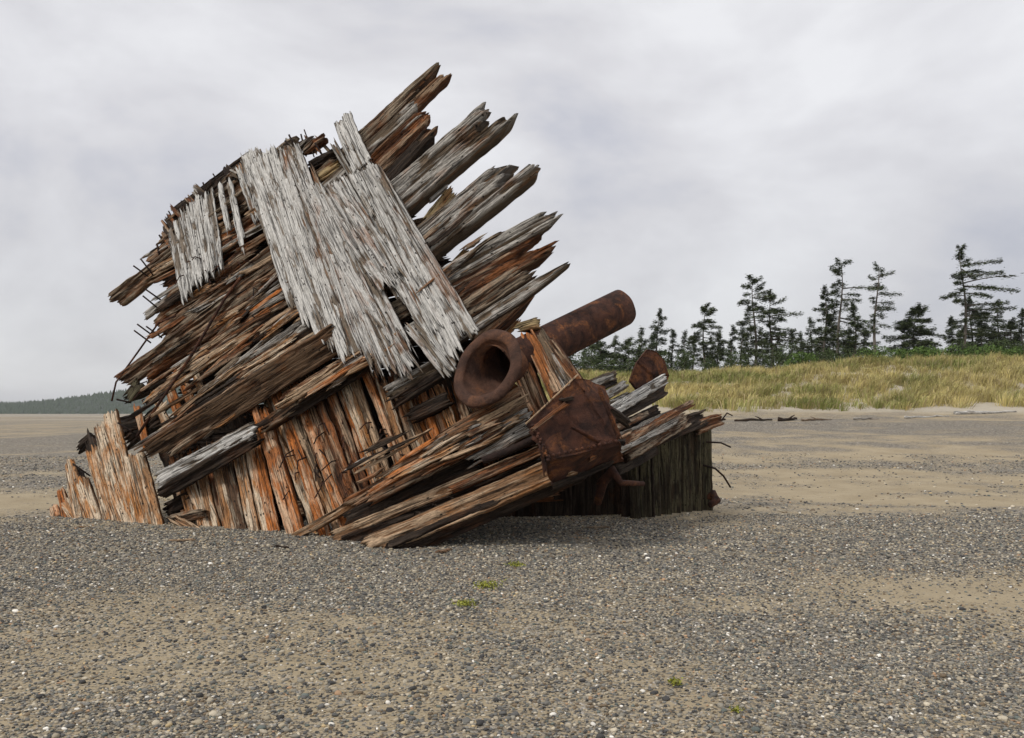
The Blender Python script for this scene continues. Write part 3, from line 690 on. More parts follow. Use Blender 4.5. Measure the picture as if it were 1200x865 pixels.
# -- added dark lining behind everything; the shade in the gaps is in its colour
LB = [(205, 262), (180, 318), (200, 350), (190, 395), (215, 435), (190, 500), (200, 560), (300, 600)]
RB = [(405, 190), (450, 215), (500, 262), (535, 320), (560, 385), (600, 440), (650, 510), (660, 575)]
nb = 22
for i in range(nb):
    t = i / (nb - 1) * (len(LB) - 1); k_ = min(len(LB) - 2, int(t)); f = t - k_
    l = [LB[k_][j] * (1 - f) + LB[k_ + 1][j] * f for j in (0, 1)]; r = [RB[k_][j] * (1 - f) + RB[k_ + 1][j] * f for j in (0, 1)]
    plank('shade_lining_plank', (l[0] + rr.uniform(-6, 10), l[1]), (r[0] + rr.uniform(-8, 6), r[1]), 21, 'dark' if i % 3 else 'rust', .08, -.75 - .05 * (i % 2), r0=.25, r1=.25, rough=1.2)

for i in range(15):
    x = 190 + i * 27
    plank('shade_lining_plank', (x, 500 - i * 6), (x + 50, 655 - i * 9), 32, 'dark', .06, -1.0, rough=.6)
# -- inner planking: near-upright orange boards at the bottom
x = 205
bx = [(206, 572, 11), (216, 580, 13), (230, 566, 14), (246, 556, 14), (261, 552, 13), (275, 540, 14), (290, 548, 12)]
for i, (x, ty, w) in enumerate(bx):
    plank('inner_plank', (x, ty - 30), (x + 24, 634), w + 1.5, 'orange' if i not in (4,) else 'brown', .09, -.30 + .07 * (i % 2), r0=.2, r1=0, rough=1.1, bend=rr.uniform(-.02, .02))
for i in range(9): plank('inner_plank', (200 + i * 11.5, 530 - i * 4), (225 + i * 11.5, 636), 15, 'rust' if i % 2 else 'inner', .06, -.42, r0=.2, r1=0)
plank('inner_plank', (279, 500), (304, 636), 24, 'rust', .06, -.36, r0=.1)
plank('inner_plank', (292, 500), (322, 636), 18, 'inner', .06, -.33, r0=.1)
plank('inner_plank', (300, 470), (347, 634), 22, 'inner', .12, -.12, r0=.3, rough=1.3, label='upright rust-orange post between the two banks of inner planks')
for i in range(26):
    x = 300 + i * 10.9
    top = 427 + (20 if x > 470 else 0); bot = 645 - max(0, x - 330) * .50
    ty = top + rr.uniform(-10, 10); sw = rr.uniform(-2.5, 2.5)
    plank('inner_plank', (x, ty), (x + (bot - ty) * .36 + sw, bot), rr.uniform(11.5, 15.5), rr.choice(['inner', 'orange', 'inner', 'orange', 'tan', 'inner', 'rust']), .10, -.34 + .10 * (i % 2) + rr.uniform(-.04, .04), r0=.3, r1=.0, rough=1.5, bend=rr.uniform(-.03, .03))
for (a, b_, w) in [((172, 438), (196, 505), 12), ((190, 432), (212, 500), 13), ((206, 430), (232, 495), 13), ((222, 425), (246, 480), 12), ((158, 470), (172, 530), 10)]:
    plank('inner_plank', a, b_, w, 'inner' if w != 12 else 'orange', .06, -.45, r0=.25, r1=.15, rough=1.4)

# -- diagonal timbers
T_ = 'timber'
def TM(a, b_, w, mat, thick=.26, d=0., **k): return plank(T_, a, b_, w, mat, thick, d, **k)
# upper left, mostly under the white skin
TM((196, 258), (300, 180), 22, 'dark', .2, -.25, r0=.3, r1=.2)
TM((182, 292), (350, 166), 24, 'brown', .22, -.10, r0=.35, r1=.2, label='dark brown timber along the crest under the bolts')
TM((128, 356), (300, 222), 22, 'brown', .18, .02, r0=.10, p0=[(0, .0), (.55, .02), (.6, .12), (1, .16)], roll=.25, label='brown timber jutting furthest left against the sky')
TM((172, 312), (215, 276), 20, 'rust', .15, .0, r0=.2)
TM((190, 345), (300, 255), 24, 'rust', .2, -.18, r0=.2, rough=1.5)
TM((166, 373), (240, 312), 10, 'grey', .08, .05, r0=.15, label='thin grey splinter plank on the left side')
TM((176, 385), (290, 292), 20, 'rust', .18, -.10, r0=.3, rough=1.6)
TM((182, 398), (335, 285), 22, 'brown', .2, -.02, r0=.3, rough=1.5)
TM((134, 452), (345, 300), 22, 'brown', .22, .08, r0=.12, roll=.3, rough=1.4, p0=[(0, .0), (1, .2)], label='long brown timber whose pale splintered edge ends above the small grey block')
TM((162, 441), (345, 318), 17, 'rust', .24, .0, r0=.35, rough=1.5)
TM((215, 436), (370, 322), 20, 'rust', .2, -.08, r0=.25, rough=1.5)
TM((236, 432), (372, 336), 17, 'brown', .24, .10, r0=.2, roll=.3, rough=1.2)
TM((232, 440), (380, 342), 14, 'dark', .24, .0, r0=.2)
TM((230, 468), (395, 352), 19, 'grey', .22, .14, r0=.15, rough=1.5, label='knobbly silver grey timber crossing the left side')
TM((238, 478), (400, 366), 15, 'dark', .24, .05, r0=.2, roll=.5)
TM((170, 520), (400, 376), 20, 'orange', .22, .12, r0=.5, rough=1.6, label='splintered orange upper edge of the great diagonal beam')
TM((162, 542), (398, 394), 34, 'beam', .30, .20, r0=.35, roll=.45, rough=.55, p0=[(0, 0), (.4, .1), (1, .45)], label='great dark brown diagonal beam from left ground to the white planks')
TM((178, 566), (300, 500), 22, 'white', .16, .22, r0=.15, r1=.1, rough=1.3, p1=[(0, .05), (.5, .0), (1, .1)], label='short beam with bleached top and dark underside resting on the inner planks')
TM((180, 584), (302, 512), 18, 'dark', .2, .12, r0=.2, r1=.25, roll=.35)
TM((322, 478), (470, 388), 24, 'rust', .22, .08, r0=.3, rough=1.5, label='dark red stained timber below the ends of the white planks')
TM((330, 492), (450, 418), 14, 'dark', .2, .0, r0=.25, roll=.4)
TM((300, 505), (350, 468), 16, 'brown', .2, .05, r0=.2)
TM((400, 400), (520, 330), 26, 'brown', .22, .0, rough=1.4)
TM((420, 425), (530, 360), 22, 'grey', .22, .02, rough=1.4)
TM((446, 462), (536, 412), 18, 'grey', .2, .08, r0=.2, rough=1.4)
TM((452, 478), (530, 431), 15, 'dark', .2, .06, r0=.25, roll=.3)
TM((470, 492), (530, 463), 18, 'dark', .16, -.1, r0=.25)
# right, the broken ends against the sky
TM((340, 238), (516, 74), 19, 'brown', .26, .05, r1=.22, p1=[(0, .0), (.45, .06), (.55, .5), (1, .75)], rough=1.2, taper=.45, label='highest broken timber, its thin grey-brown tip pointing at the sky')
TM((352, 248), (526, 82), 15, 'rust', .18, -.05, r1=.12, p1=[(0, .45), (.3, .05), (1, 0)], taper=.2)
TM((372, 232), (490, 122), 24, 'grey', .26, .10, r1=.1, rough=.9, label='squared grey timber end just below the highest tip')
TM((370, 262), (506, 134), 32, 'rust', .36, .02, r1=.25, roll=.15, rough=1.3, p1=[(0, .0), (.4, .0), (1, .15)], label='thick rust-streaked timber with a black underside')
TM((390, 280), (506, 150), 17, 'dark', .3, -.10, r1=.4)
TM((405, 280), (595, 117), 42, 'grey', .34, .04, r1=.28, rough=1.5, p1=[(0, .18), (.22, .12), (.36, .2), (.46, .75), (.55, .65), (.72, .08), (1, .0)], label='widest silver timber end, forked in two tips')
TM((440, 322), (585, 196), 18, 'grey', .22, .06, r1=.3, rough=1.2, p1=[(0, .0), (1, .25)])
TM((440, 326), (622, 180), 42, 'grey', .34, .04, r1=.22, rough=1.6, p1=[(0, .55), (.3, .4), (.42, .6), (.6, .75), (.72, .15), (1, .0)], label='grey timber end hooked over at its tip')
TM((486, 343), (658, 244), 24, 'grey', .3, .08, r1=.3, rough=1.5, taper=.25, p1=[(0, .15), (.6, 0), (1, .1)])
TM((484, 368), (652, 272), 34, 'rust', .32, .02, r1=.45, rough=1.6, p1=[(0, .15), (.5, .35), (.7, .1), (1, 0)], label='rust-streaked grey timber end with several short broken prongs')
TM((500, 392), (624, 308), 26, 'brown', .3, -.05, r1=.35, rough=1.4)
TM((520, 402), (668, 306), 17, 'grey', .16, .02, r1=.1, taper=.85, rough=.6, label='thin pointed grey sliver, lowest of the upper broken ends')
TM((552, 402), (622, 340), 20, 'rust', .2, -.12, r1=.2)
for (a, b_, w, m_) in [((498, 262), (532, 218), 16, 'bark'), ((528, 312), (548, 290), 9, 'bark'), ((585, 392), (606, 368), 18, 'orange'), ((500, 235), (524, 214), 8, 'white'), ((598, 330), (622, 318), 14, 'orange')]:
    plank('brace', a, b_, w, m_, .08, -.45, rough=.7)

# -- lower right: long boards running down to the gravel
TM((338, 632), (540, 516), 13, 'tan', .10, .02, r0=.1, rough=.8, db=.0, label='thin pale board edging the orange inner planks down to the gravel')
TM((400, 598), (640, 470), 26, 'rust', .2, -.06, r0=.3, rough=1.5)
TM((500, 530), (620, 460), 30, 'rust', .2, .05, r0=.4, rough=1.6)
TM((420, 592), (620, 492), 13, 'brown', .12, .02, r0=.3, rough=1.)
TM((400, 612), (560, 540), 20, 'dark', .2, -.08)
TM((532, 540), (632, 486), 34, 'grey', .12, .12, r0=.35, rough=.9, label='pale grey board with two bolt holes below the ring')
TM((382, 632), (640, 524), 15, 'tan', .14, .10, r0=.12, rough=.9, label='middle pale board reaching the gravel beside the lowest beam')
TM((396, 638), (640, 542), 16, 'dark', .2, .0, roll=.3)
TM((520, 576), (650, 520), 12, 'rust', .1, .17, rough=1.)
plank('keel_beam', (422, 644), (672, 540), 30, 'tan', .34, .30, r0=.12, rough=.9, roll=-.12, p0=[(0, .0), (.5, .03), (1, .32)], db=.18, label='lowest and largest beam, pale brown, its blunt end resting on the gravel')
TM((452, 655), (690, 552), 26, 'dark', .3, .16, roll=.8, r0=.3, db=.0)

# -- bow post boards right of the ring, and the outer skin boards
SK = 'skin_plank'
def SKN(a, b_, w, mat='white', d=.24, **k): return plank(SK, a, b_, w, mat, k.pop('thick', .075), d, **k)
A_SK = [
 ((402, 240), (476, 354), 18, .3, .35), ((388, 240), (458, 344), 18, .4, .25), ((372, 250), (456, 404), 16, .4, .4), ((470, 330), (530, 436), 15, .3, .3), ((474, 374), (526, 440), 16, .3, .3), ((458, 386), (492, 440), 13, .3, .4), ((446, 380), (476, 446), 12, .3, .4),
 ((292, 172), (366, 384), 20, .3, .4), ((312, 170), (398, 418), 20, .3, .3), ((331, 168), (420, 420), 20, .3, .3), ((346, 190), (445, 436), 20, .3, .4), ((361, 212), (465, 440), 20, .3, .5),
 ((378, 216), (482, 428), 18, .3, .5), ((392, 210), (468, 335), 20, .2, .4), ((414, 196), (520, 396), 20, .1, .4), ((430, 192), (542, 402), 18, .1, .2),
 ((284, 173), (350, 360), 23, .45, .5), ((303, 176), (384, 405), 22, .3, .35), ((322, 172), (410, 424), 21, .35, .2),
 ((339, 166), (432, 418), 19, .25, .3), ((352, 205), (456, 440), 19, .4, .4), ((368, 214), (476, 448), 17, .35, .6),
 ((384, 208), (456, 332), 18, .3, .4), ((398, 134), (424, 196), 24, .15, .12), ((404, 196), (508, 380), 22, .2, .5), ((423, 190), (536, 424), 20, .08, .25), ((437, 192), (556, 394), 14, .08, .1)]
for i, (a, b_, w, r0, r1) in enumerate(A_SK):
    SKN(a, b_, w * 1.12, 'white' if a[0] < 330 or 396 <= a[0] <= 404 or a[0] in (414, 423) else 'worn', .24 + .02 * (i % 3), r0=r0 * .7, r1=r1, rough=1.5, bend=rr.uniform(-.02, .02))
SKN((478, 372), (531, 442), 18, 'grey', .22, r0=.4, r1=.1)
SKN((395, 140), (412, 180), 12, 'white', .30, r0=.2, r1=.1)
for (a, b_, w, r0, r1, mt) in [((330, 190), (445, 445), 9, .5, .5, 'brown'), ((360, 190), (470, 425), 8, .5, .5, 'brown'), ((296, 180), (372, 388), 8, .4, .4, 'grey'), ((412, 192), (520, 395), 8, .4, .4, 'grey'),
                               ((385, 160), (440, 255), 9, .3, .3, 'grey')]:
    SKN(a, b_, w, mt, .20, r0=r0, r1=r1, rough=1.)
for (a, b_, w, r0, r1) in [((206, 252), (226, 345), 14, .25, .4), ((220, 233), (241, 330), 14, .25, .4), ((236, 222), (252, 318), 11, .2, .4), ((199, 262), (219, 355), 15, .25, .4), ((213, 238), (236, 338), 14, .25, .45), ((227, 226), (246, 330), 13, .2, .35), ((244, 216), (258, 322), 9, .2, .4), ((265, 206), (286, 300), 10, .3, .6), ((255, 212), (268, 275), 7, .2, .4), ((276, 192), (300, 262), 9, .3, .3)]:
    SKN(a, b_, w, 'white', .2, r0=r0, r1=r1, rough=1.5)
# -- lower left bank of tan planks
for (a, b_, w, m_, r0) in [((126, 480), (160, 622), 15, 'orange', .12), ((113, 494), (146, 620), 14, 'orange', .22), ((103, 520), (130, 618), 13, 'orange', .25), ((146, 532), (169, 628), 12, 'orange', .06),
                           ((159, 530), (185, 632), 14, 'orange', .06), ((77, 536), (92, 612), 12, 'orange', .22), ((93, 560), (112, 614), 13, 'orange', .2), ((68, 570), (76, 608), 10, 'inner', .15), ((60, 590), (64, 606), 9, 'inner', .12), ((86, 556), (108, 614), 14, 'orange', .2), ((72, 584), (90, 610), 12, 'orange', .15), ((120, 535), (152, 620), 13, 'orange', .1), ((134, 515), (160, 620), 12, 'orange', .2), ((87, 545), (100, 600), 11, 'dark', .3), ((100, 500), (118, 570), 12, 'dark', .3)]:
    plank('side_plank', a, b_, w * 1.28, m_, .10, .12 if m_ != 'dark' else -.15, r0=r0, r1=0, rough=1.1)
plank('side_plank', (196, 604), (245, 632), 12, 'tan', .08, .05, r0=.2, rough=.8)
for (a, b_, w, m_, d_) in [((130, 500), (170, 490), 20, 'dark', -.5), ((140, 520), (190, 480), 22, 'dark', -.6), ((86, 528), (110, 508), 12, 'dark', -.3), ((188, 600), (235, 575), 18, 'dark', -.3), ((190, 612), (240, 600), 14, 'brown', -.15), ((140, 470), (200, 440), 8, 'dark', -.3)]:
    TM(a, b_, w, m_, .2, d_, r0=.25, r1=.25, rough=1.4)
plank('wood_block', (146, 470), (164, 446), 15, 'green', .14, .0, rough=.4, label='small squared green-grey block caught under the longest left timber')
# -- loose splinters and torn strips standing off the timbers
for i in range(96):
    if i < 62:
        x, y = rr.uniform(170, 370), rr.uniform(240, 520); lo_y = 560 - x * .98
        if y < 470 - (x - 150) * .98 + 20 or y > 560 - (x - 170) * .45: y = max(min(y, 540 - (x - 170) * .5), 455 - (x - 150) * .95 + 40)
        sl_ = .85 - .25 * min(1, max(0, (y - 250) / 280)); L_ = rr.uniform(28, 95)
        m_ = rr.choice(['grey', 'rust', 'brown', 'dark', 'tan', 'rust', 'dark', 'orange'])
    elif i < 80:
        x, y = rr.uniform(420, 560), 0; y = 530 - (x - 420) * .1 + rr.uniform(-10, 30); sl_ = .55; L_ = rr.uniform(40, 110)
        m_ = rr.choice(['rust', 'brown', 'dark', 'tan', 'grey'])
        if y < 500: continue
    else:
        x, y = rr.uniform(480, 590), 0; y = 330 - (x - 480) * .35 + rr.uniform(-60, 50); sl_ = .80; L_ = rr.uniform(30, 70)
        m_ = rr.choice(['grey', 'rust', 'brown', 'dark'])
        if x + L_ * .5 > 600 or y < 250: continue
    an = math.atan(sl_) + rr.uniform(-.12, .12); dx, dy = math.cos(an) * L_ / 2, -math.sin(an) * L_ / 2
    plank('splinter', (x - dx, y - dy), (x + dx, y + dy), rr.uniform(3, 8), m_, rr.uniform(.02, .06), rr.uniform(.10, .24) if y > 372 or x > 300 else .04, r0=.25, r1=.25, rough=1.5, taper=rr.uniform(0, .7), bend=rr.uniform(-.04, .04))

# -- more splinters: thin layered strips peeling off the timbers
for i in range(94):
    t = rr.random()
    if i < 66:
        v_ = rr.random(); l = (150 + 25 * v_ + 40 * (1 - v_) * .3, 300 + 240 * v_); r = (330 + 60 * v_, 205 + 185 * v_)
        c = (l[0] + (r[0] - l[0]) * (.12 + .76 * t), l[1] + (r[1] - l[1]) * (.12 + .76 * t)); an = math.atan2(l[1] - r[1], r[0] - l[0]); d_ = .20
        m_ = rr.choice(['grey', 'tan', 'orange', 'rust', 'inner', 'brown', 'grey', 'orange', 'dark'])
    elif i < 82:
        c = (rr.uniform(470, 610), 0); c = (c[0], 545 - (c[0] - 470) * .42 + rr.uniform(-14, 14)); an = .50; d_ = .24
        m_ = rr.choice(['tan', 'orange', 'rust', 'grey', 'inner'])
    else:
        c = (rr.uniform(350, 440), 0); c = (c[0], 462 - (c[0] - 350) * .55 + rr.uniform(-12, 8)); an = .58; d_ = .24
        m_ = rr.choice(['rust', 'inner', 'grey', 'tan'])
    if c[0] < 300 and c[1] < 372 and i < 66: d_ = .08
    L_ = rr.uniform(40, 120); an += rr.uniform(-.06, .06);
    if c[0] - L_ / 2 < 150: L_ = 60
    dx, dy = math.cos(an) * L_ / 2, -math.sin(an) * L_ / 2
    plank('splinter_strip', (c[0] - dx, c[1] - dy), (c[0] + dx, c[1] + dy), rr.uniform(5, 11), m_, rr.uniform(.03, .07), d_ + rr.uniform(-.06, .03), r0=.35, r1=.35, rough=1.4, bend=rr.uniform(-.03, .03), roll=rr.uniform(-.3, .3))

# -- bow post
for i, (a, b_, w, m_) in enumerate([((600, 396), (640, 500), 22, 'rust'), ((614, 384), (668, 498), 18, 'inner'), ((626, 384), (684, 484), 17, 'grey'), ((638, 392), (694, 472), 12, 'rust'), ((596, 440), (632, 512), 16, 'inner')]):
    plank('bow_post_board', a, b_, w, m_, .22, .02 + .015 * (i % 2), r0=.15, rough=1.2)
plank('brace', (598, 386), (634, 376), 14, 'bark', .2, -.02, r0=.2, rough=.8)

# -- right end: timbers running back to the far side, and the green slatted wall
def RT(a, ya, b_, yb, w, mat, thick=.18, **k): return plank(T_, a, b_, w, mat, thick, 0., Ya=ya, Yb=yb, **k)
RT((700, 492), 10.6, (784, 442), 12.6, 15, 'white', .1, r1=.1, rough=1.0, label='bleached board leaning on the triangular rusted plate')
RT((698, 500), 10.7, (782, 455), 12.7, 16, 'dark', .2)
RT((680, 455), 10.6, (727, 437), 11.8, 12, 'grey', .12, r1=.15)
RT((684, 462), 10.7, (726, 445), 11.9, 9, 'dark', .14)
RT((690, 476), 10.5, (738, 447), 12.0, 12, 'grey', .14, r1=.3, rough=1.5)
RT((700, 482), 10.4, (745, 460), 12.2, 12, 'grey', .14, r1=.3, rough=1.5)
RT((700, 512), 10.6, (775, 478), 12.7, 14, 'dark', .2)
RT((715, 505), 10.5, (762, 483), 12.2, 9, 'brown', .12)
RT((716, 524), 10.5, (800, 484), 13.0, 22, 'grey', .22, r1=.5, rough=1.6, label='splintered grey timber lying on top of the green slatted wall')
RT((728, 520), 10.8, (816, 470), 13.4, 11, 'rust', .14, r1=.25, rough=1.2)
RT((735, 530), 11.2, (812, 488), 13.6, 20, 'brown', .2, r1=.4, rough=1.5)
RT((770, 512), 12.6, (834, 486), 14.0, 22, 'dark', .2, r1=.3, rough=1.5)
RT((818, 502), 13.6, (850, 490), 14.2, 17, 'rust', .2, r1=.12, roll=.2, rough=1.1, label='stub of dark timber poking out past the green slatted wall')
RT((722, 545), 11.2, (770, 520), 13.2, 26, 'dark', .2)
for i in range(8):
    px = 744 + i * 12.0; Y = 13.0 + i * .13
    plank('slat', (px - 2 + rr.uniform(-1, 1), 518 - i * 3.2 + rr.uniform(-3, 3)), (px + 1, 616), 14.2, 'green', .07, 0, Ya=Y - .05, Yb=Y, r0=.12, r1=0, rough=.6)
# added walls of the cavity under the bow, its shade put into their colour
plank('cavity_shade_plank', (746, 520), (748, 625), 40, 'dark', .06, 0, Ya=13.15, Yb=13.2, r1=0)
plank('cavity_shade_plank', (782, 515), (786, 622), 44, 'dark', .06, 0, Ya=13.7, Yb=13.75, r1=0)
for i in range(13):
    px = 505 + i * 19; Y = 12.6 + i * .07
    plank('cavity_shade_plank', (px, 545 - i * 1), (px + 2, 640), 24, 'dark', .08, 0, Ya=Y, Yb=Y + .2, rough=.6, r1=0)
for i in range(12):                            # boards added overhead to darken the cavity, from lowest beam to far side
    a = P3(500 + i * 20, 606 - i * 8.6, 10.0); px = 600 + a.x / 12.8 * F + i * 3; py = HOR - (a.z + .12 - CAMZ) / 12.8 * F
    plank('cavity_shade_plank', (500 + i * 20, 606 - i * 8.6), (px, py), 27, 'dark', .08, 0, Ya=10.0, Yb=12.8, rough=.6)

# -- ironwork
def loft(name, secs, mat, K=40, parent=wreck, smooth=True, close=False):
    """secs: list of (centre, normal, radius, up) circles"""
    V = []
    for (c, nrm, r) in secs:
        nrm = nrm.normalized(); u = Vector((0, 0, 1)); u = (u - nrm * u.dot(nrm)).normalized(); w_ = nrm.cross(u)
        for j in range(K):
            a = 2 * math.pi * j / K; rj = r * (1 + .018 * math.sin(3 * a + 1) + .012 * math.sin(7 * a))
            V.append(tuple(c + u * math.cos(a) * rj + w_ * math.sin(a) * rj - ORG))
    n_ = len(secs); Q = []
    for i in range(n_ - 1 + (1 if close else 0)):
        for j in range(K):
            i2 = (i + 1) % n_; Q.append((i * K + j, i * K + (j + 1) % K, i2 * K + (j + 1) % K, i2 * K + j))
    return build(name, V, [Q], mat, parent, smooth=smooth)
rc = WP(571, 432, .42); rn = Vector((-.60, -.72, .35)).normalized()
pe = P3(728, 361, 11.7); pd = (pe - (rc + Vector((.12, .35, 0)))).normalized()
ps = pe - pd * 2.1
hawse = bpy.data.objects.new('hawse_pipe', None); C.objects.link(hawse); hawse.parent = wreck; hawse['label'] = 'rusted iron pipe running through the bow from the ring to the open air'
# ring: a fat lip turning into a funnel
secs = []
R0 = .425
for i in range(15):
    a = math.radians(-70 + i * 18.5)              # outer back -> front -> inner
    secs.append((rc + rn * (.05 * math.sin(a)), rn, R0 + .075 * math.cos(a)))
for dist in (.03, .07, .12, .18, .25, .35, .5, .7, .95):
    t = min(1, dist / .35); c = rc - rn * dist * (1 - t) * .9 + (ps + pd * .1 - rc) * (dist / .95) * .9
    secs.append((c, rn.lerp(-pd, t), .262 + .085 * math.exp(-(dist / .10) ** 1.3)))
loft('ring', secs, M['iron'], 48, hawse)
# pipe with a wall
ri, ro = .235, .255
S2 = [(ps, pd, ri)] + [(ps + pd * L_, pd, ro) for L_ in np.linspace(0, 2.1, 10)] + [(pe, pd, ro), (pe, pd, ri), (pe, pd, ri)] + [(pe - pd * L_, pd, ri) for L_ in (.5, 1.2, 2.0)]
loft('pipe', S2, M['pipe'], 44, hawse)
# thin collar behind the ring lip is its hull plate

def sheet(name, polys, mat, thick=.025, parent=wreck, sub=10, bumpy=.02, seed=1, label=None, edge_j=.05):
    """polys: quads of four corner points; each is subdivided, bulged a little and given a thickness"""
    V = []; Q = []
    for (a, b_, c, d_) in polys:
        nrm = ((b_ - a).cross(d_ - a)).normalized()
        if nrm.dot(Vector((0, 0, CAMZ)) - a) < 0: nrm = -nrm
        o = len(V); n1 = sub + 1
        for s_ in (0, 1):
            for i in range(n1):
                for j in range(n1):
                    u_, v_ = i / sub, j / sub
                    p = (a * (1 - u_) + b_ * u_) * (1 - v_) + (d_ * (1 - u_) + c * u_) * v_
                    k = float(vn(p.x * 5, p.z * 5, seed)) - .5
                    k2 = (float(vn(i * .7, j * .7, seed + 1)) + float(vn(i * 1.9, j * 1.9, seed + 2)) - 1.) * (1 if i in (0, sub) or j in (0, sub) else 0)
                    p = p + nrm * (k * bumpy * 2) + (c - a).normalized() * k2 * edge_j
                    V.append(tuple(p - nrm * thick * s_ - ORG))
        h = n1 * n1
        I = lambda s_, i, j: o + s_ * h + i * n1 + j
        for i in range(sub):
            for j in range(sub):
                Q.append((I(0, i, j), I(0, i + 1, j), I(0, i + 1, j + 1), I(0, i, j + 1))); Q.append((I(1, i, j + 1), I(1, i + 1, j + 1), I(1, i + 1, j), I(1, i, j)))
            for (i0, j0, i1, j1) in ((i, 0, i + 1, 0), (i, sub, i + 1, sub), (0, i, 0, i + 1), (sub, i, sub, i + 1)):
                Q.append((I(0, i0, j0), I(0, i1, j1), I(1, i1, j1), I(1, i0, j0)))
    o = build(name, V, [Q], mat, parent)
    if label: o['label'] = label
    return o
Yp = 9.15
a_, b2, f_ = P3(617, 494, Yp + .1), P3(672, 444, Yp + .35), P3(638, 541, Yp)
m_ = P3(727, 521, Yp + .45); c_ = P3(708, 452, Yp + .6)
sheet('bow_plate', [(a_, b2, m_, f_), (b2, P3(690, 446, Yp + .5), c_, m_)], M['plate'], .035, bumpy=.03, seed=5, sub=16, label='bent red-rusted iron plate wrapped over the bow below the pipe')
sheet('bow_plate', [(P3(639, 540, Yp + .02), P3(727, 519, Yp + .47), P3(730, 541, Yp + 1.0), P3(648, 573, Yp + .5))], M['plate'], .035, bumpy=.02, seed=15, sub=16, label='lower flap of the bow plate curling under into the dark')
for (a, ya, b_, yb, w, mt) in [((700, 470), 9.6, (742, 500), 10.3, 12, 'dark'), ((690, 535), 9.5, (745, 508), 10.6, 12, 'rust'), ((648, 571), 9.45, (722, 541), 9.95, 8, 'dark'), ((634, 520), 9.08, (640, 560), 9.12, 6, 'plate'), ((700, 452), 9.4, (728, 520), 9.55, 7, 'plate')]:
    plank('wedge', a, b_, w, mt, .08, 0, Ya=ya, Yb=yb, r0=.1, r1=.15, rough=1.4)
for i in range(26):
    t = (i % 13) / 12.0
    if i < 13: p = a_.lerp(f_, .1 + .85 * t) + Vector((.05 + .02 * (i % 2), -.03, .0))
    else: p = f_.lerp(m_, .04 + .9 * t) + Vector((0, -.04, .05))
    A = Acc(); A.add(*tube_mesh([p + Vector((0, .03, 0)) - ORG, p + Vector((-.006, -.012, 0)) - ORG, p + Vector((-.008, -.022, .0)) - ORG], [.022, .020, .010], 7))
    build('rivet', A.V, [A.Q, A.T], M['plate'], wreck, smooth=True)
# torn timber and wedges pinched against the plate
for (a, ya, b_, yb, w, mt) in [((622, 505), 9.15, (668, 470), 9.3, 7, 'rust'), ((655, 470), 9.3, (700, 462), 9.7, 6, 'dark'), ((668, 500), 9.2, (706, 520), 9.45, 6, 'plate')]:
    plank('wedge', a, b_, w, mt, .06, 0, Ya=ya, Yb=yb, r0=.12, r1=.12, rough=1.3)
Acx = Acc()
Acx.add(*tube_mesh([P3(616, 497, Yp + .06) - ORG, P3(635, 479, Yp + .14) - ORG, P3(654, 461, Yp + .24) - ORG, P3(677, 439, Yp + .33) - ORG], [.011, .010, .011, .009], 7))
build('plate_lip', Acx.V, [Acx.Q, Acx.T], M['tan'], wreck, attrs={'wuv': ('FLOAT_VECTOR', [(v[0], v[2], .2) for v in Acx.V])})
sheet('triangular_plate', [(P3(738, 447, 12.9), P3(747, 424, 12.95), P3(764, 440, 13.0), P3(760, 476, 13.0)), (P3(747, 424, 12.95), P3(759, 409, 13.0), P3(768, 411, 13.05), P3(764, 440, 13.0)), (P3(764, 440, 13.0), P3(768, 411, 13.05), P3(779, 422, 13.1), P3(785, 440, 13.15)), (P3(760, 476, 13.0), P3(764, 440, 13.0), P3(785, 440, 13.15), P3(775, 466, 13.1))], M['plate'], .05, bumpy=.02, seed=9, edge_j=0, label='pointed rusted plate standing up behind the bleached board')
def rod(name, pts, r, mat='bolt', K=6, label=None, parent=wreck):
    A = Acc(); A.add(*tube_mesh([p - ORG for p in pts], r if isinstance(r, list) else [r] * len(pts), K))
    o = build(name, A.V, [A.Q, A.T], M[mat], parent, smooth=True)
    if label: o['label'] = label
    return o
rod('iron_strap', [WP(282, 325, .2), WP(264, 349, .22), WP(240, 390, .26), WP(222, 420, .26), WP(193, 463, .2), WP(160, 512, .1)], .022, 'pipe', label='long thin rusted strap lying across the left timbers')
rod('iron_strap', [WP(206, 370, .1), WP(186, 378, .12), WP(162, 412, .12), WP(136, 448, .12), WP(131, 470, .1)], .016, 'pipe', label='rusted strap hanging off the outer left edge')
rod('drain_pipe', [WP(566, 540, .22), WP(600, 527, .24), WP(640, 508, .22)], .045, 'bolt', 10, label='short black pipe lying below the pale grey board')
rod('hook', [P3(700, 590, 10.6), P3(706, 565, 10.5), P3(718, 552, 10.4), P3(728, 566, 10.3), P3(754, 567, 10.5)], [.05, .07, .07, .04, .03], 'pipe', 8, label='rusted hooked fitting hanging in the dark under the bow')
rod('iron_rod', [P3(828, 518, 13.8), P3(845, 519, 14.0), P3(856, 524, 14.2)], .014, label='short straight iron rod right of the slatted wall')
rod('iron_rod', [P3(824, 545, 13.8), P3(838, 549, 13.9), P3(848, 558, 14.0), P3(856, 571, 14.1)], .016, label='long curved iron rod right of the slatted wall')
rod('iron_rod', [P3(846, 492, 14.1), P3(852, 484, 14.2), P3(858, 487, 14.4)], .012)
rod('hook', [P3(826, 585, 14.0), P3(836, 580, 13.9), P3(840, 586, 13.8), P3(832, 592, 13.7)], [.06, .09, .07, .05], 'pipe', 7, label='rusted lump at the foot of the slatted wall')
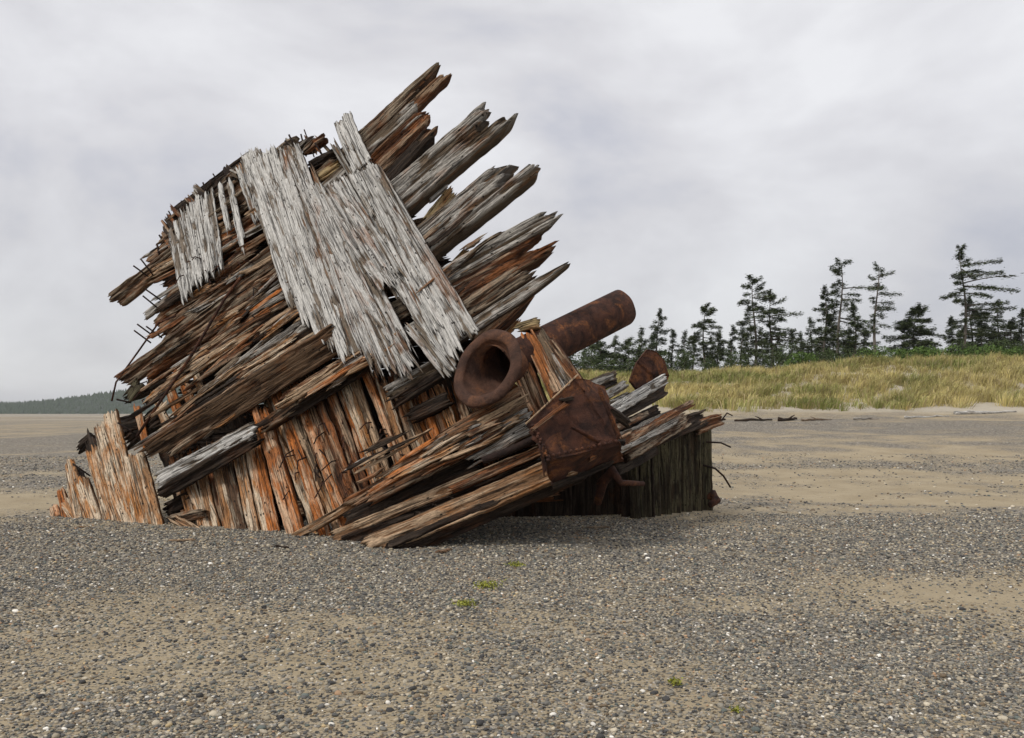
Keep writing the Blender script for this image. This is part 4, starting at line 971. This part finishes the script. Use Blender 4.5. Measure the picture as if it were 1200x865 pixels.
# bolts: rows of iron spikes along the broken crest and over the timbers
bn = 0
crest_pts = [(186, 262), (183, 272), (190, 246), (193, 243), (197, 240), (207, 232), (233, 212), (240, 206), (246, 200), (258, 198), (262, 194), (331, 161), (335, 156), (347, 154), (352, 150), (362, 160), (366, 165), (330, 165), (178, 282), (172, 300)]
for i, (x, y) in enumerate(crest_pts):
    p = WP(x + 7, y + 9, rr.uniform(-.2, .1)); dv = Vector((-.42, 0, .9)) * rr.uniform(.16, .26) + Vector((rr.uniform(-.05, .05), 0, 0))
    rod('bolt', [p - dv * 1.6, p, p + dv * .45], rr.uniform(.010, .018)); bn += 1
for (x, y, dx, dy) in [(166, 313, -2, -16), (161, 315, -8, -6), (172, 352, -8, -9), (175, 342, -9, -6), (166, 384, -9, -7), (176, 386, -8, -6), (163, 392, -10, -8), (140, 462, -6, 10), (146, 500, -14, -8), (92, 548, -12, -8)]:
    p = WP(x + 14, y + 10, .0); rod('bolt', [p, P3(x + dx * .6, y + dy * .6, p.y - .1)], .014); bn += 1
while bn < 98:
    if bn < 62: x, y = rr.uniform(340, 470), rr.uniform(480, 580)
    elif bn < 80: x, y = rr.uniform(165, 240), rr.uniform(430, 520)
    else: x, y = rr.uniform(215, 300), rr.uniform(270, 400)
    if y > 612 - (x - 345) * .53: continue
    p = WP(x, y, -.35 if bn < 80 else .0); L_ = rr.uniform(.18, .42)
    dv = Vector((rr.uniform(-.5, .7), -1, rr.uniform(-.5, .1))).normalized() * L_
    q2 = p + dv + Vector((rr.uniform(-.08, .08), 0, rr.uniform(-.12, 0)))
    rod('bolt', [p, p + dv * .6, q2], .009, rr.choice(['bolt', 'pipe'])); bn += 1
for i in range(34):
    t = rr.random()
    if i < 26: x, y = np.interp(t, [0, .3, .7, 1], [188, 196, 238, 278]), np.interp(t, [0, .3, .7, 1], [276, 246, 212, 190])
    else: x, y = 326 + 44 * t, 166 - 6 * t
    L_ = rr.uniform(14, 34); an = math.radians(rr.choice([125, 120, 135, 40, 45, 150])); dx, dy = math.cos(an) * L_ / 2, -math.sin(an) * L_ / 2
    x += 6; y += 7
    plank('stub', (x - dx, y - dy), (x + dx, y + dy), rr.uniform(4, 9), rr.choice(['dark', 'rust', 'dark', 'brown', 'grey']), .05, rr.uniform(-.1, .16), r0=.12, r1=.12, rough=1.4, taper=rr.uniform(0, .5))
# broken stubs in the gap between the two banks of white planks
for (a, b_, w, m_) in [((352, 178), (380, 158), 12, 'rust'), ((356, 196), (392, 176), 15, 'dark'), ((368, 210), (398, 190), 14, 'bark'), ((340, 172), (366, 160), 9, 'dark')]:
    TM(a, b_, w, m_, .16, .08, r0=.1, r1=.12, rough=1.4)

# ------------------------------------------------------------------ small things on the beach
def driftlog(px0, py0, px1, py1, Y0, Y1, r, mat, label, seed):
    a = P3(px0, py0, Y0); b_ = P3(px1, py1, Y1)
    r = r * .7; a.z = float(ground_z(a.x, a.y)) + r * .6; b_.z = float(ground_z(b_.x, b_.y)) + r * .6
    R = random.Random(seed); c0 = (a + b_) / 2
    pts = []; rad = []
    for i in range(9):
        t = i / 8; pts.append(a.lerp(b_, t) - c0 + Vector((0, R.uniform(-.1, .1), R.uniform(-.03, .05)))); rad.append(r * (1 - .55 * t) * R.uniform(.85, 1.1))
    A = Acc(); A.add(*tube_mesh(pts, rad, 8))
    L_ = (b_ - a).length
    if L_ > 1.5:
        j = pts[R.choice([3, 4, 6])]; sg = R.choice([-1, 1]); up_ = R.uniform(.4, 1.6); A.add(*tube_mesh([j, j + Vector((sg * .10 * L_, -.05, r * 1.2 * up_)), j + Vector((sg * .18 * L_, -.1, r * 1.8 * up_))], [r * .5, r * .35, r * .15], 6))
    o = build('driftwood_log', A.V, [A.Q, A.T], M[mat], attrs={'wuv': ('FLOAT_VECTOR', [(v[1] + v[2], v[0], .3) for v in A.V])}, smooth=True)
    o.location = c0; tag(o, label, 'driftwood', 'driftwood at the foot of the dune')
DL = [(1120, 477, 1190, 475, 46, 47, .16, 'white', 'long bleached driftwood log near the right edge under the grass'),
      (1060, 484, 1112, 483, 44, 45, .10, 'white', 'thin bleached log left of the longest one'),
      (862, 489, 905, 488, 41, 42, .12, 'dark', 'dark drift log right behind the green slatted wall'),
      (912, 488, 934, 487, 42, 43, .16, 'dark', 'short thick dark log on the upper beach'),
      (940, 489, 975, 488, 42, 43, .09, 'brown', 'thin brown log in the middle of the upper beach'),
      (1000, 487, 1030, 486, 43, 43.5, .08, 'grey', 'small grey log below the middle cluster of trees'),
      (828, 488, 850, 490, 40, 40.5, .15, 'dark', 'dark twisted drift branch beside the timber stub')]
for i, a in enumerate(DL): driftlog(*a[:7], a[7], a[8], 20 + i)

for i, (px, py, L_, w_, an_, mt, lab) in enumerate([
    (214, 640, .30, .035, .3, 'tan', 'small tan wood scrap on the gravel in front of the left inner planks'),
    (330, 648, .22, .03, -.5, 'dark', 'small dark wood scrap on the gravel left of the lowest beam tips'),
    (520, 655, .26, .04, .9, 'rust', 'rust-brown wood scrap on the gravel under the lowest beam'),
    (700, 622, .34, .04, .1, 'brown', 'brown wood scrap in the shade in front of the green slatted wall'),
    (96, 622, .2, .03, .7, 'orange', 'orange wood scrap near the left end of the wreck')]):
    Y = CAMZ / ((py - HOR) / F); x = (px - 600) / F * Y; z = float(ground_z(x, Y)); R_ = random.Random(i)
    pts = [Vector((math.cos(an_) * L_ * (t - .5), math.sin(an_) * L_ * (t - .5), w_ * .5 + .01 * R_.random())) for t in np.linspace(0, 1, 6)]
    A = Acc(); A.add(*tube_mesh(pts, [w_ * .5 * R_.uniform(.6, 1.1) * (1 if 0 < k < 5 else .5) for k in range(6)], 5))
    o = build('wood_scrap', A.V, [A.Q, A.T], M[mt], attrs={'wuv': ('FLOAT_VECTOR', [(v[1] + v[2], v[0], .3) for v in A.V])}); o.location = (x, Y, z)
    tag(o, lab, 'wood scrap', 'wood scraps fallen from the wreck')
m, n, b = newmat('yellow_green_weed', .7); q = NB(n)
n.links.new(q.mix(q.node('ShaderNodeAttribute', attribute_name='shade').outputs['Fac'], (.12, .13, .02), (.36, .36, .06)), b.inputs['Base Color'])
M['weed'] = m
def weed(px, py, wpx, label, seed, n_=160, h=.035):
    Y = CAMZ / ((py - HOR) / F); x = (px - 600) / F * Y; R = random.Random(seed); z = float(ground_z(x, Y))
    FV = []; FS = []; rx = wpx / F * Y / 2
    for _ in range(n_):
        c = Vector((R.gauss(0, rx * .5), R.gauss(0, rx * .6), R.uniform(.012, h)))
        a = Vector((R.uniform(-1, 1), R.uniform(-1, 1), R.uniform(-.1, .8))).normalized() * R.uniform(.012, .028)
        b2_ = a.cross(Vector((R.uniform(-1, 1), R.uniform(-1, 1), R.uniform(.2, 1)))).normalized() * .007
        FV += [tuple(c - b2_), tuple(c + a), tuple(c + b2_)]; FS += [R.random()] * 3
    o = build('beach_weed', FV, [np.arange(len(FV)).reshape(-1, 3)], M['weed'], attrs={'shade': ('FLOAT', FS)}); o.location = (x, Y, z)
    tag(o, label, 'weed', 'weeds sprouting in the gravel')
weed(571, 692, 30, 'largest yellow-green weed patch on the gravel in front of the lowest beam', 1, 300)
weed(604, 669, 20, 'small yellow-green weed closest to the wreck', 2)
weed(545, 714, 24, 'flat yellow-green weed patch nearest the viewer of the central three', 3, 220)
weed(790, 808, 16, 'small green weed in the foreground gravel right of centre', 4, 80)
weed(862, 842, 14, 'tiny green weed sprig closest to the lower edge', 5, 40)
weed(1088, 490, 14, 'tiny green plant on the pale upper beach', 6, 60)

# ------------------------------------------------------------------ the damp air over the beach
hm = bpy.data.materials.new('sea_haze'); hm.use_nodes = True; hn = hm.node_tree; hn.nodes.clear()
pv = hn.nodes.new('ShaderNodeVolumePrincipled'); pv.inputs['Density'].default_value = .00011; pv.inputs['Color'].default_value = (.86, .89, .94, 1); pv.inputs['Anisotropy'].default_value = .1
ho = hn.nodes.new('ShaderNodeOutputMaterial'); hn.links.new(pv.outputs[0], ho.inputs['Volume'])
X_, Y0_, Y1_, Z0_, Z1_ = 3700, -500, 3700, -4, 75
V = [(x, y, z) for z in (Z0_, Z1_) for (x, y) in ((-X_, Y0_), (X_, Y0_), (X_, Y1_), (-X_, Y1_))]
tag(build('haze', V, [[(3, 2, 1, 0), (4, 5, 6, 7), (0, 1, 5, 4), (1, 2, 6, 5), (2, 3, 7, 6), (3, 0, 4, 7)]], hm), 'thin damp sea air softening the far hills', 'haze', kind='stuff')
